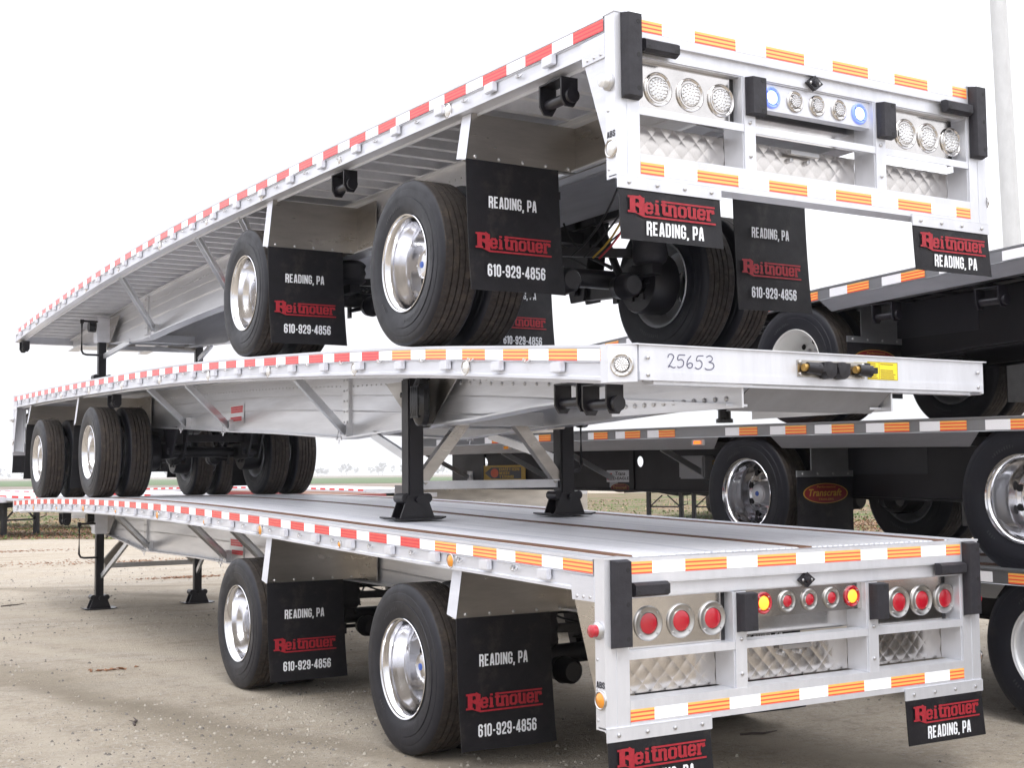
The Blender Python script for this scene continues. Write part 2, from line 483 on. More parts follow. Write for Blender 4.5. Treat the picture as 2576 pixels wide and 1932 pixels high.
def logo(mb, x0, x1, z0, z1, mi=0):
    # heavy slab lettering with a roof line running off the t and an underline swept from the R
    w = x1 - x0; h = z1 - z0
    strokes(mb, 'R', x0 + .0 * w, x0 + .165 * w, z0 + .17 * h, z0 + .97 * h, mi, 0, .21, .17)
    quadxz(mb, x0 - .025 * w, x0 + .075 * w, z0 + .17 * h, z0 + .27 * h, mi, -.0005)
    quadxz(mb, x0 - .025 * w, x0 + .04 * w, z0 + .87 * h, z0 + .97 * h, mi, -.0005)
    strokes(mb, 'eitnouer', x0 + .16 * w, x0 + .985 * w, z0 + .20 * h, z0 + .72 * h, mi, -.0002, .20, .21, .03)
    quadxz(mb, x0 + .36 * w, x0 + w, z0 + .80 * h, z0 + .89 * h, mi, -.0008)
    quadxz(mb, x0 + .16 * w, x0 + 1.01 * w, z0 + 0 * h, z0 + .09 * h, mi, -.0008)
    mb.add([(x0 + .06 * w, -.0008, z0 + .17 * h), (x0 + .16 * w, -.0008, z0 + 0 * h), (x0 + .161 * w, -.0008, z0 + .09 * h), (x0 + .12 * w, -.0008, z0 + .17 * h)], [(0, 1, 2, 3)], mi)

# big flap print: READING, PA / logo / phone number; z measured down from the flap's top edge, x from its centre
mb = MB()
strokes(mb, 'READING, PA', -.19, .13, -.272, -.205, 1)
logo(mb, -.265, .225, -.525, -.415, 0)
strokes(mb, '610-929-4856', -.20, .185, -.662, -.592, 1)
ME_PRINT_BIG = mb.mesh('flap_print', [M['ink_red'], M['ink_white']])
mb = MB()
logo(mb, -.25, .26, -.135, -.035, 0)
strokes(mb, 'READING, PA', -.155, .19, -.218, -.152, 1)
ME_PRINT_SMALL = mb.mesh('flap_print_small', [M['ink_red'], M['ink_white']])

def flap_mesh(w, h, curl=.015):
    # a rubber sheet with thickness and a slight wave; top edge at z = 0, centred on x
    mb = MB(); nx, nz = 5, 7
    for side in (0, 1):
        vs = []
        for j in range(nz):
            for i in range(nx):
                u = i / (nx - 1); v = j / (nz - 1)
                vs.append(((u - .5) * w + .03 * v * v * (1 if h > .5 else .3), .006 * side + curl * v * v * math.sin(u * 5 + 1) - .012 * v, -h * v))
        mb.add(vs, [(j * nx + i, j * nx + i + 1, (j + 1) * nx + i + 1, (j + 1) * nx + i) for j in range(nz - 1) for i in range(nx - 1)])
    o = nx * nz
    rim = [i for i in range(nx)] + [j * nx + nx - 1 for j in range(1, nz)] + [(nz - 1) * nx + i for i in range(nx - 2, -1, -1)] + [j * nx for j in range(nz - 2, 0, -1)]
    for a, b in zip(rim, rim[1:] + rim[:1]):
        mb.f.append([a, b, b + o, a + o]); mb.m.append(0)
    return mb
ME_FLAP = flap_mesh(.62, .74).mesh('mud_flap', [M['flap']], 40)
ME_FLAP_S = flap_mesh(.61, .245, .004).mesh('mud_flap_small', [M['flap']], 40)

# ------------------------------------------------------------------ wheels
M['mould'] = mat('moulded_letters', (.030, .030, .034), .5)
TR = .511
def tyre_mesh():
    hw = .138
    pr = [(-.105, .292), (-.122, .300), (-.133, .330), (-.139, .375), (-.1405, .40), (-.136, .402), (-.1385, .425), (-.135, .450), (-.1325, .452), (-.132, .468), (-.128, .485), (-.120, .500), (-.112, .508)]
    mi = [0] * (len(pr) - 1)
    ribs = [-.105, -.068, -.060, -.024, -.016, .016, .024, .060, .068, .105]
    pts = list(pr); mis = list(mi)
    pts.append((-.104, TR - .001)); mis.append(1)
    for a, b in ((-.066, -.056), (-.024, -.014), (.014, .024), (.056, .066)):
        for q in ((a, TR), (a + .001, TR - .014), (b - .001, TR - .014), (b, TR)):
            pts.append(q); mis.append(1)
    pts.append((.104, TR - .001)); mis.append(1)
    for t, r in reversed(pr):
        pts.append((-t, r)); mis.append(0)
    mis = mis[:len(pts) - 1]
    mb = MB().lathe(pts, 72, 0, mis=mis)
    rr = random.Random(9)
    for a0, n_ in ((.9, 9), (2.9, 6), (4.1, 10), (5.4, 4)):
        for k in range(n_):
            a = a0 + k * .062; r0 = .349; r1 = .349 + (.022 if k % 4 else .014); h = .018
            for side in (-1, 1):
                x0 = side * .1365
                P = [(x0 + side * .0035 * (r - .33) / .06 + side * .0015, r * math.cos(t), r * math.sin(t)) for r, t in ((r0, a), (r1, a), (r1, a + h * 1.6), (r0, a + h * 1.6))]
                mb.add(P, [(0, 1, 2, 3)], 2)
    # fine sipes across the shoulder ribs
    for k in range(120):
        t = 2 * PI * k / 120
        for x0, x1 in ((-.1045, -.092), (.092, .1045)):
            mb.add([(x0, (TR + .0006) * math.cos(t), (TR + .0006) * math.sin(t)), (x1, (TR + .0006) * math.cos(t), (TR + .0006) * math.sin(t)), (x1, (TR + .0006) * math.cos(t + .012), (TR + .0006) * math.sin(t + .012)), (x0, (TR + .0006) * math.cos(t + .012), (TR + .0006) * math.sin(t + .012))], [(0, 1, 2, 3)], 3)
    return mb.mesh('tyre', [M['rubber'], M['tread'], M['mould'], M['dark']], 32)
ME_TYRE = tyre_mesh()
ME_TYRE_LO = MB().lathe([(-.10, .29), (-.138, .36), (-.138, .42), (-.115, .50), (-.05, TR), (.05, TR), (.115, .50), (.138, .42), (.138, .36), (.10, .29)], 28, 0, mis=[0, 0, 0, 1, 1, 1, 0, 0, 0]).mesh('tyre_far', [M['rubber'], M['tread']], 40)

def rim_outer_mesh(m0, holes=10):
    # outer dual: wheel face deep inside.  outward = -X ; origin = tyre centre
    mb = MB()
    pr = [(-.100, .286), (-.128, .292), (-.134, .301), (-.130, .304), (-.125, .300), (-.118, .288), (-.105, .277), (-.07, .272), (-.03, .268), (.0, .252), (.05, .246), (.095, .243), (.115, .232), (.122, .205), (.108, .188), (.104, .150), (.104, .118), (.108, .0)]
    mb.lathe(pr, 56, 0, mi=0)
    for k in range(holes):
        a = 2 * PI * (k + .5) / holes
        c = (.112, .214 * math.cos(a), .214 * math.sin(a)) if holes == 10 else (.112, .2 * math.cos(a), .2 * math.sin(a))
        r = .026
        vs = [(c[0] - .006, c[1], c[2])]
        for q in range(12):
            b = 2 * PI * q / 12
            vs.append((c[0] - .0055, c[1] + r * math.cos(b), c[2] + r * math.sin(b)))
        mb.add(vs, [(0, 1 + q, 1 + (q + 1) % 12) for q in range(12)], 1)  # hand holes drawn as flat discs, their shade put into the colour
    return mb.mesh('rim', [m0, M['dark']], 38)
def nut_mesh(m0):
    mb = MB()
    for k in range(10):
        a = 2 * PI * k / 10
        mb.lathe([(.104, .016), (.085, .016), (.070, .013), (.066, .0)], 6, 0, c=(0, .143 * math.cos(a), .143 * math.sin(a)))
    return mb.mesh('lug_nut_ring', [m0], 30)
def hub_mesh(m0):
    mb = MB()
    mb.lathe([(.106, .108), (.07, .105), (.03, .088), (.01, .084), (.005, .074), (.0, .072), (-.004, .06), (-.006, .022)], 28, 0, mi=0)
    mb.lathe([(-.006, .022), (-.010, .020), (-.012, .0)], 20, 0, mi=1)
    for k in range(6):
        a = 2 * PI * k / 6
        mb.lathe([(.006, .008), (-.004, .008), (-.006, 0)], 6, 0, c=(0, .070 * math.cos(a), .070 * math.sin(a)))
    return mb.mesh('hub_cap', [m0, M['hubblue']], 30)
M['hubblue'] = mat('blue_hub_sticker', (.03, .10, .45), .3)
ME_RIM = {k: rim_outer_mesh(M[k]) for k in ('rim', 'rimdull', 'rimwhite')}
ME_RIM['chrome'] = ME_RIM['rim']
ME_NUT = nut_mesh(M['zinc']); ME_HUB = hub_mesh(M['rim']); ME_HUBD = hub_mesh(M['rimdull'])
# inner dual: the face is bolted towards outside, only the inner barrel shows
ME_RIM_IN = MB().lathe([(-.115, .290), (-.128, .30), (-.122, .303), (-.115, .29), (-.08, .27), (0, .262), (.09, .272), (.115, .290), (.127, .301), (.132, .298), (.128, .288), (.10, .27), (.0, .254), (-.06, .245), (-.09, .20), (-.095, .11)], 40, 0).mesh('inner_rim', [M['rimdull']], 38)

def wheel_pair(root, side, s, zc, rim='rim'):
    # side -1: left, +1: right (local).  outer and inner wheel
    rot = (0, 0, 0) if side < 0 else (0, 0, PI)
    a = ob('wheel', ME_RIM[rim], root, (side * 1.147, s, zc), rot)
    ob('tyre', ME_TYRE, a)
    ob('hub_cap', ME_HUB if rim == 'rim' else ME_HUBD, a)
    ob('lug_nut_ring', ME_NUT, a)
    b = ob('wheel', ME_RIM_IN, root, (side * .812, s, zc), rot)
    ob('tyre', ME_TYRE, b)
    return a

def axle_set(root, s, zc, zb, mt=None):
    mt = mt or M['black']
    # zb(s): underside of the main beams
    mb = MB()
    mb.tube([(-.66, s, zc), (.66, s, zc)], .064, 16)
    ob('axle', mb.mesh('axle', [mt], 40), root)
    for sd in (-1, 1):
        mb = MB().lathe([(sd * .50, .10), (sd * .50, .20), (sd * .52, .212), (sd * .70, .212), (sd * .72, .19), (sd * .72, .08)], 28, 0, c=(0, s, zc))
        for k in range(6):
            a = 2 * PI * k / 6
            mb.box(sd * .495 - .01, sd * .495 + .01, s + .12 * math.cos(a) - .02, s + .12 * math.cos(a) + .02, zc + .12 * math.sin(a) - .02, zc + .12 * math.sin(a) + .02)
        ob('brake_drum', mb.mesh('brake_drum', [mt], 35), root)
        # trailing arm from the hanger to behind the axle
        x = sd * .44
        top = zb(s + .55)
        mb = MB().prism([(s - .30, zc + .09), (s + .10, zc + .10), (s + .50, zc + .06), (s + .55, zc - .02), (s + .50, zc - .07), (s + .10, zc - .09), (s - .12, zc + .02), (s - .30, zc + .02)], x - .04, x + .04, 0)
        ob('trailing_arm', mb.mesh('trailing_arm', [mt]), root)
        mb = MB()
        for dx in (-.075, .055):
            mb.prism([(s + .34, top), (s + .80, top), (s + .62, zc - .08), (s + .46, zc - .08)], x + dx, x + dx + .02, 0)
        mb.box(x - .075, x + .075, s + .60, s + .615, zc + .08, top)
        mb.tube([(x - .11, s + .54, zc), (x + .11, s + .54, zc)], .035, 10)
        ob('suspension_hanger', mb.mesh('suspension_hanger', [mt]), root)
        t2 = zb(s - .22) - .012
        b0 = zc + .09
        hh = max(t2 - b0, .1)
        prof = [(b0, .0), (b0, .09), (b0 + .02, .11)]
        for q in range(1, 6):
            prof.append((b0 + hh * q / 6, .125 if q % 2 else .112))
        prof += [(b0 + hh - .02, .115), (b0 + hh, .09), (b0 + hh, 0)]
        ob('air_spring', MB().lathe(prof, 20, 2, c=(x, s - .22, 0)).mesh('air_spring', [M['bumper']], 50), root)
        # brake chamber and slack arm
        mb = MB()
        mb.lathe([(-.11, .0), (-.11, .06), (-.09, .078), (-.01, .082), (0, .088), (.01, .082), (.07, .075), (.09, .05), (.09, 0)], 18, 1, c=(sd * .24, s - .20, zc - .07))
        mb.bar((sd * .24, s - .12, zc - .07), (sd * .34, s + .02, zc - .09), .03, .03)
        mb.bar((sd * .34, s + .03, zc - .15), (sd * .34, s + .03, zc + .04), .02, .05)
        mb.tube([(sd * .30, s + .03, zc + .0), (sd * .52, s + .03, zc + .0)], .02, 8)
        ob('brake_chamber', mb.mesh('brake_chamber', [mt], 40), root)
    # shock absorbers and the cross tube of the suspension
    mb = MB()
    mb.box(-.48, .48, s + .44, s + .52, zb(s + .5) - .16, zb(s + .5) - .08)
    for sd in (-1, 1):
        mb.tube([(sd * .30, s - .07, zc + .02), (sd * .33, s + .22, zb(s + .2) - .02)], .028, 10)
    mb.bar((-.40, s + .10, zc + .16), (.40, s - .16, zc + .17), .03, .06)
    ob('suspension_cross_tube', mb.mesh('suspension_cross_tube', [mt]), root)
    mb = MB()
    for k, (xa, xb) in enumerate(((-.3, .1), (-.1, .34), (.05, -.2), (.2, .3))):
        p = [(xa, s + .45, zb(s) - .03), (xa * .8 + xb * .2, s + .35, zb(s) - .20 - .03 * k), (xb, s + .15, zc + .16), (xb, s + .02, zc + .08)]
        q = []
        for i in range(9):
            t = i / 8
            q.append(tuple((1 - t)**3 * a + 3 * t * (1 - t)**2 * b + 3 * t * t * (1 - t) * c + t**3 * d for a, b, c, d in zip(*p)))
        mb.tube(q, .008, 6, mi=0 if k % 2 else 0)
    ob('air_hose', mb.mesh('air_hose', [M['hose']], 60), root)

# ------------------------------------------------------------------ shared small meshes
M['ring'] = mat('spun_lamp_ring', (.46, .45, .44), .32, 1.0)
def lampmesh(rl, rr, ringm, lensm, studs=0, deep=.012):
    # lamp facing -Y: chrome ring and domed lens.  Lens is a separate mesh.
    ring = MB().lathe([(0, rr), (-.006, rr), (-.010, rr - .006), (-.007, rr - .014), (-.004, rl + .012), (-.004, rl + .004), (-.009, rl + .001), (-.004, rl)], 36, 1)
    for k in range(4):
        a = PI / 4 + PI / 2 * k
        ring.lathe([(-.006, .005), (-.012, .004), (-.013, 0)], 6, 1, c=((rr - .013) * math.cos(a), 0, (rr - .013) * math.sin(a)), mi=1)
    r_ = ring.mesh('lamp_ring', [ringm, M['zinc']], 40)
    lens = MB().lathe([(-.002, rl), (-.006, rl - .001), (-.009, rl * .8), (-.011, rl * .4), (-.0115, 0)], 28, 1)
    if studs:
        for rr2, n in ((.0, 1), (.35, 6), (.62, 11), (.85, 16)):
            for k in range(n):
                a = 2 * PI * k / n
                lens.lathe([(-.014, .0052), (-.020, .0048), (-.0225, .0)], 6, 1, c=(rl * rr2 * math.cos(a), .006, rl * rr2 * math.sin(a)), mi=1)
    l_ = lens.mesh('lamp_lens', [lensm, M['rim'] if lensm is M['lens_clear'] else lensm], 40)
    return r_, l_
LAMP_BIG_R = lampmesh(.051, .084, M['ring'], M['lens_red'], 0)
LAMP_BIG_C = lampmesh(.056, .084, M['polish'], M['lens_clear'], 1)
LAMP_SM_R = lampmesh(.031, .056, M['ring'], M['lens_red'])
LAMP_SM_C = lampmesh(.033, .056, M['polish'], M['lens_clear'], 1)
LAMP_SM_Y = lampmesh(.036, .056, M['lens_red'], M['lamp_yellow'])
LAMP_SM_B = lampmesh(.036, .056, M['lamp_bluering'], M['lamp_blue'])
# marker lamps face -X
def marker(lens, r=.036):
    a = MB().lathe([(.002, r + .010), (-.006, r + .010), (-.009, r + .004), (-.006, r)], 20, 0, mi=0).lathe([(-.004, r), (-.012, r * .7), (-.015, 0)], 18, 0, mi=1)
    return a.mesh('marker_lamp', [M['polish'], lens], 40)
ME_MARK_A = marker(M['lens_amber']); ME_MARK_C = marker(M['lens_clear'])
ME_MARK_AS = marker(M['lens_amber'], .018); ME_MARK_CS = marker(M['lens_clear'], .018)
ME_POCKET = MB().box(-.026, .004, -.048, .048, -.052, 0).mesh('stake_pocket', [M['rail']], bevel=.004)
mb = MB(); mb.tube([(-.004, -.02, 0), (-.018, -.012, -.014), (-.018, .012, -.014), (-.004, .02, 0)], .005, 6); mb.lathe([(.0, .011), (-.012, .011), (-.014, 0)], 8, 0, c=(0, .032, 0))
ME_HOOK = mb.mesh('chain_hook', [M['zinc']], 40)
def zsec():
    # Z-section floor cross member, length along X
    t = .006
    pr = [(-.028, -.0), (.003, 0), (.003, -.072), (.048, -.072), (.048, -.078), (-.003, -.078), (-.003, -.006), (-.028, -.006)]
    return MB().prism(pr, -1.205, 1.205, 0).mesh('cross_member', [M['cross']])
ME_CROSS = zsec()
def winch_mesh():
    mb = MB()
    for y in (-.10, .10):
        mb.prism([(-.045, 0), (.055, 0), (.055, -.11), (.03, -.15), (-.02, -.15), (-.045, -.11)], y - .006, y + .006, 1)
    mb.box(-.045, .055, -.10, .10, -.008, 0)
    mb.tube([(.005, -.13, -.10), (.005, .12, -.10)], .028, 12)
    mb.lathe([(-.14, 0), (-.14, .038), (-.12, .038), (-.115, .02)], 14, 1, c=(.005, 0, -.10))
    return mb.mesh('strap_winch', [M['black']], 40)
ME_WINCH = winch_mesh()
ME_BOLT = MB().lathe([(0, .010), (-.005, .010), (-.008, .006), (-.0085, 0)], 8, 1).mesh('bolt', [M['zinc']], 40)
def triring():
    mb = MB()
    mb.tube([(0, -.05, -.06), (0, 0, .03), (0, .05, -.06)], .006, 6, closed=True)
    mb.tube([(0, 0, .03), (0, 0, .065)], .006, 6); mb.tube([(0, -.012, -.09), (0, 0, -.06)], .006, 6)
    mb.lathe([(0, .012), (-.004, 0)], 8, 0, c=(0, 0, .065))
    return mb.mesh('tie_ring', [M['t_wh']], 40)
ME_TRI = triring()
# cushioned dock bumper, face -Y, length along Z (L) width w
def dock(w, L, d=.045, holes=3):
    mb = MB()
    mb.prism([(-w / 2, 0), (w / 2, 0), (w / 2, -d * .55), (w / 2 - .012, -d), (-w / 2 + .012, -d), (-w / 2, -d * .55)], -L / 2, L / 2, 2)
    # tapered ends
    n0 = len(mb.v) // 2
    vs = list(mb.v)
    for i, (x, y, z) in enumerate(vs):
        if y < -.001: vs[i] = (x, y, z * (1 - .10 * (.4 if L > .3 else .6)))
    mb.v = vs
    me0 = mb
    for k in range(holes):
        z = (k - (holes - 1) / 2) * (L * .78 / max(holes - 1, 1))
        me0.lathe([(-d - .0008, .0), (-d - .0012, .011), (-d - .0002, .012)], 12, 1, c=(w * .18, 0, z), mi=1)
    return me0.mesh('dock_bumper', [M['bumper'], M['dark']], 30, bevel=0)
ME_DOCK_L = dock(.10, .41, .05, 3); ME_DOCK_M = dock(.11, .195, .05, 2); ME_DOCK_H = dock(.066, .215, .045, 2)

def quilt(x0, x1, z0, z1, n):
    # quilted stainless panel: each diamond is a shallow pillow with pressed seams
    mb = MB(); w = (x1 - x0) / n; rows = max(2, round((z1 - z0) / (w * 1.15)) * 1); h = (z1 - z0) / rows
    rnd = random.Random(3)
    for j in range(-1, rows * 2 + 1):
        for i in range(-1, n + 1):
            cx = x0 + (i + .5 + (.5 if j % 2 else 0)) * w; cz = z0 + (j + 1) * h / 2
            P = [(cx - w / 2, cz), (cx, cz - h / 2), (cx + w / 2, cz), (cx, cz + h / 2)]
            cl = [(min(max(a, x0), x1), min(max(b, z0), z1)) for a, b in P]
            ar = abs(sum(cl[k][0] * cl[(k + 1) % 4][1] - cl[(k + 1) % 4][0] * cl[k][1] for k in range(4)))
            if ar < 1e-5: continue
            px = min(max(cx, x0), x1); pz = min(max(cz, z0), z1)
            vs = [(px, -.0032 - rnd.random() * .0022, pz)] + [(a, 0, b) for a, b in cl]
            mids = []
            for k in range(4):
                a = cl[k]; b = cl[(k + 1) % 4]
                mids.append(((a[0] + b[0]) / 2, -.0015, (a[1] + b[1]) / 2))
            vs += mids
            fs = []
            for k in range(4):
                fs += [(0, 1 + k, 5 + k), (0, 5 + k, 1 + (k + 1) % 4)]
            mb.add(vs, fs)
    return mb.mesh('quilted_panel', [M['quilt']], 75)

def seg_tape(name, root, segs, place, mats):
    # segs: (s0, s1, mi); place(s)-> (lower point, upper point)
    me = bpy.data.meshes.new(name)
    vs = []; fs = []; uvs = []; mi = []
    for a, b, q in segs:
        n = 2
        for k in range(n):
            u0 = a + (b - a) * k / n; u1 = a + (b - a) * (k + 1) / n
            p = place(u0) + place(u1)
            o = len(vs)
            vs += [p[0], p[2], p[3], p[1]]
            fs.append((o, o + 1, o + 2, o + 3)); uvs += [(0, 0), (1, 0), (1, 1), (0, 1)]; mi.append(q)
    me.from_pydata(vs, [], fs)
    for m_ in mats: me.materials.append(m_)
    ul = me.uv_layers.new(name='UVMap')
    for i, uv in enumerate(uvs): ul.data[i].uv = uv
    for i, q in enumerate(mi): me.polygons[i].material_index = q
    return ob(name, me, root)

# ================================================================== NEAR STACK TRAILER
def near_trailer(label, loc, rz, prof, L, A1, A2, legS, foot, kink, kind, zc, pocket0, tape0, fbs, fbz):
    """prof: (s, rail-top height) in the trailer's own frame; s from the rear, forward is +Y."""
    root = thing('flatbed_trailer', label, 'trailer', loc, rz, 'aluminium flatbeds stacked on one another')
    zf = spline(prof)
    ys = lin(.09, L - .10, 49)
    flip = kind == 'middle'
    # ---- side rails
    for sd in (-1, 1):
        o_ = 1.295
        p = [(-o_, 0), (-o_, -.014), (-o_ + .004, -.014), (-o_ + .004, -.080), (-o_, -.084), (-o_ + .010, -.088), (-o_ + .010, -.148), (-o_, -.153), (-o_, -.168), (-o_ + .085, -.168), (-o_ + .085, -.184), (-o_ + .095, -.184), (-o_ + .095, -.160), (-o_ + .018, -.160), (-o_ + .018, -.040), (-o_ + .10, -.040), (-o_ + .10, 0)]
        if sd > 0: p = [(-x, z) for x, z in p][::-1]
        ob('side_rail', MB().ext(p, ys, zf).mesh('side_rail', [M['rail']]), root)
    # ---- deck: planks and wooden nailing strips
    strips = (-1.10, .075, 1.10)
    lo = -1.193
    edges = []
    def planks(a, b, n):
        w = (b - a) / n
        for k in range(n): edges.append((a + k * w + .002, a + (k + 1) * w - .002))
    planks(-1.193, -1.146, 1); planks(-1.054, .029, 4); planks(.121, 1.054, 4); planks(1.146, 1.193, 1)
    for a, b in edges:
        w = b - a
        n = 1 if w < .1 else 6
        top = [(a, -.004)]
        for k in range(n):
            u0 = a + w * k / n; u1 = a + w * (k + 1) / n
            top += [(u0 + .004, -.001), (u1 - .012, -.001), (u1 - .009, -.009), (u1 - .002, -.009)]
        top += [(b, -.004), (b, -.030), (a, -.030)]
        ob('deck_plank', MB().ext(top[::-1], lin(.10, L - .11, 25), zf).mesh('deck_plank', [M['deck']]), root)
    for c in strips:
        ob('nailing_strip', MB().ext([(c - .043, .001), (c + .043, .001), (c + .043, -.028), (c - .043, -.028)], lin(.10, L - .11, 25), zf).mesh('nailing_strip', [M['nailer']]), root)
    # ---- cross members
    s = .36
    while s < L - .2:
        ob('cross_member', ME_CROSS, root, (0, s, zf(s) - .034))
        s += .278
    # ---- main beams
    D = lerp_tab([(0, .37), (1.6, .43), (4.4, .525), (7.2, .60), (kink, .625), (kink + 1.15, .52), (kink + 2.15, .43), (kink + 3.1, .305), (L - 1.2, .27), (L, .262)])
    zb = lambda y: zf(y) - D(y)
    bs = sorted(set(lin(.30, L - .12, 40) + [kink, kink + 1.15, kink + 2.15]))
    for sd in (-1, 1):
        mb = MB(); x = sd * .5
        # web with rolled ribs
        n = 9
        vs = []
        for y in bs:
            t = zf(y) - .112; b = zb(y)
            for side in (0, 1):
                for k in range(n):
                    off = .003 if (k in (2, 4, 6)) else 0
                    vs.append((x + (sd * (.006 + off) if side else -sd * .006), y, max(t - (0, .17, .175, .18, .29, .295, .30, .305, 9)[k], b + (8 - k) * .0005)))
        m2 = 2 * n
        fs = []
        for j in range(len(bs) - 1):
            for q in list(range(n - 1)) + list(range(n, 2 * n - 1)):
                fs.append((j * m2 + q, j * m2 + q + 1, (j + 1) * m2 + q + 1, (j + 1) * m2 + q))
        mb.add(vs, fs)
        tf = lambda y: zf(y) - .112
        mb.ext([(x - .06, 0), (x + .06, 0), (x + .06, -.012), (x - .06, -.012)], bs, tf)
        mb.ext([(x - .07, 0), (x + .07, 0), (x + .07, -.013), (x - .07, -.013)], bs, zb)
        ob('main_beam', mb.mesh('main_beam', [M['beam']]), root)
        # vertical stiffener at the kink, riveted
        mb = MB()
        t = zf(kink) - .125; b = zb(kink)
        mb.box(x + sd * .006, x + sd * .030, kink - .055, kink + .055, b, t)
        for k in range(6):
            for dy in (-.03, .03):
                z = b + (t - b) * (.08 + .84 * k / 5)
                mb.lathe([(x + sd * .030, .010), (x + sd * .036, .008), (x + sd * .037, 0)], 8, 0, c=(0, kink + dy, z), mi=1)
        ob('web_stiffener', mb.mesh('web_stiffener', [M['alu'], M['zinc']]), root)
        # rivet row along the web
        mb = MB()
        yy = 1.2
        while yy < L - .3:
            if abs(yy - kink) > .1:
                z = zf(yy) - .112 - (.10 if yy < kink + .2 else .10 * (1 - min(1, (yy - kink) / 3) * .5))
                mb.lathe([(x + sd * .006, .0075), (x + sd * .012, .006), (x + sd * .013, 0)], 6, 0, c=(0, yy, z))
            yy += .085
        if flip:
            yy = kink + 1.3
            while yy < L - 1.5:
                mb.lathe([(x + sd * .006, .013), (x + sd * .014, .010), (x + sd * .016, 0)], 8, 0, c=(0, yy, zf(yy) - .20))
                yy += .14
        o = ob('rivet_row', mb.mesh('rivet_row', [M['zinc']]), root); o['kind'] = 'stuff'
        # warning sticker on the web
        mb = MB()
        sy = 7.28 if not flip else 7.14
        h0 = zb(sy) + .05 + (.02 if flip else 0)
        y0, y1 = sy - .2, sy + .2
        X = x + sd * .0125
        mb.box(X - .001, X + .001, y0, y1, h0, h0 + .19, 0)
        X2 = x + sd * .0155
        rr = random.Random(5)
        for k in range(5):
            z = h0 + .172 - k * .022 if k < 3 else h0 + .07 - (k - 3) * .022
            a = y0 + .012 + rr.random() * .02; b_ = y1 - .012 - rr.random() * .03 if k < 3 else y0 + .33
            mb.box(min(X2, X), max(X2, X), a, b_, z - .0195, z, 1)
        ob('warning_sticker', mb.mesh('warning_sticker', [M['alu'], M['warn_red']]), root)
    # ---- diagonal braces from rail to beam
    br = [(9.15, 10.2), (6.55, 7.5), (5.4, 6.4)] if not flip else [(L - .16 - 4.04, L - .16 - 4.62), (L - .16 - 6.71, L - .16 - 7.43), (L - .16 - 7.95, L - .16 - 8.81)]
    for a, b in br:
        for sd in (-1, 1):
            mb = MB()
            zt = zf(a) - .165; z0 = zb(b) + .05
            mb.bar((sd * 1.20, a, zt), (sd * .55, b, z0), .075, .012, upv=(0, 1, .3))
            mb.bar((sd * 1.20, a - .035, zt - .008), (sd * .55, b - .035, z0 - .008), .010, .045, upv=(0, 0, 1))
            mb.box(sd * .53 - .03, sd * .53 + .03, b - .05, b + .05, z0 - .05, z0 + .06)
            ob('rail_brace', mb.mesh('rail_brace', [M['alu']]), root)
            ob('tie_ring', ME_TRI, root, (sd * .60, b, z0 - .01))
    # ---- pockets, hooks, markers, tape on both sides
    bigM, smM = (ME_MARK_A, ME_MARK_AS) if kind == 'bottom' else (ME_MARK_C, ME_MARK_CS)
    for sd in (-1, 1):
        rot = (0, 0, 0) if sd < 0 else (0, 0, PI)
        k = 0; s = pocket0
        while s < L - .25:
            per = .584 - .045 * min(max((s - 4) / 8, 0), 1) if kind != 'middle' else .584 - .045 * min(max((10 - s) / 8, 0), 1)
            ob('stake_pocket', ME_POCKET, root, (sd * 1.295, s, zf(s) - .084), rot)
            if s + per * .5 < L - .3: ob('chain_hook', ME_HOOK, root, (sd * 1.291, s + per * .5, zf(s) - .098), rot)
            s += per
        marks = [1.50, 3.04, 4.53, 5.87, 7.27, 8.78, 10.19, 11.56, 12.93]
        if flip: marks = [L - .16 - q for q in (1.31, 2.80, 4.376, 5.8, 7.235, 8.6, 10.0, 11.4, 12.8)]
        if kind == 'top': marks = [q + .15 for q in marks]
        for q, s in enumerate(marks):
            ob('marker_lamp', bigM if q % 2 == 0 or flip else smM, root, (sd * 1.288, s, zf(s) - .122 + (.0 if q % 2 == 0 else -.006)), rot)
        segs = []; s = tape0
        segs.append((.088, s, 0)) if s > .095 else None
        s = max(s, .088)
        far = (lambda s: min(max((s - 4) / 8, 0), 1)) if not flip else (lambda s: min(max((10.4 - s) / 8, 0), 1))
        n = 0
        while s < L - .12:
            f_ = 1 - .11 * far(s)
            near = s < 1.85 if not flip else s > L - 2.7
            e1 = min(s + .256 * f_, L - .1)
            segs.append((s, e1, 2 if near and kind != 'top' else 1))  # red pieces nearest the camera take the painted flash glow
            e2 = min(e1 + .1885 * f_, L - .1)
            if e2 > e1 + .01: segs.append((e1, e2, 0))
            s = e1 + .1885 * f_; n += 1
        X = sd * 1.2965
        seg_tape('reflective_tape', root, segs, lambda s, X=X: [(X, s, zf(s) - .076), (X, s, zf(s) - .019)], [M['t_wh'], M['t_red'], M['t_flash']])
    # ---- landing gear
    zl = lambda x_: foot
    for sd in (-1, 1):
        x = sd * .64
        zt = zf(legS) - .17
        leg = MB()
        w = .049 if not flip else .060
        leg.box(x - w, x + w, legS - w, legS + w, foot + .10, zt)
        leg = ob('landing_leg', leg.mesh('landing_leg', [M['black2'] if flip else M['black']], bevel=.010), root)
        mb = MB().box(x - .052, x + .052, legS - .052, legS + .052, foot + .03, foot + .105)
        ob('inner_leg', mb.mesh('inner_leg', [M['black']], bevel=.008), leg)
        mb = MB()
        mb.prism([(x - .20, foot + .012), (x - .16, foot), (x + .16, foot), (x + .20, foot + .012), (x + .20, foot + .022), (x + .16, foot + .012), (x - .16, foot + .012), (x - .20, foot + .022)], legS - .125, legS + .125, 1)
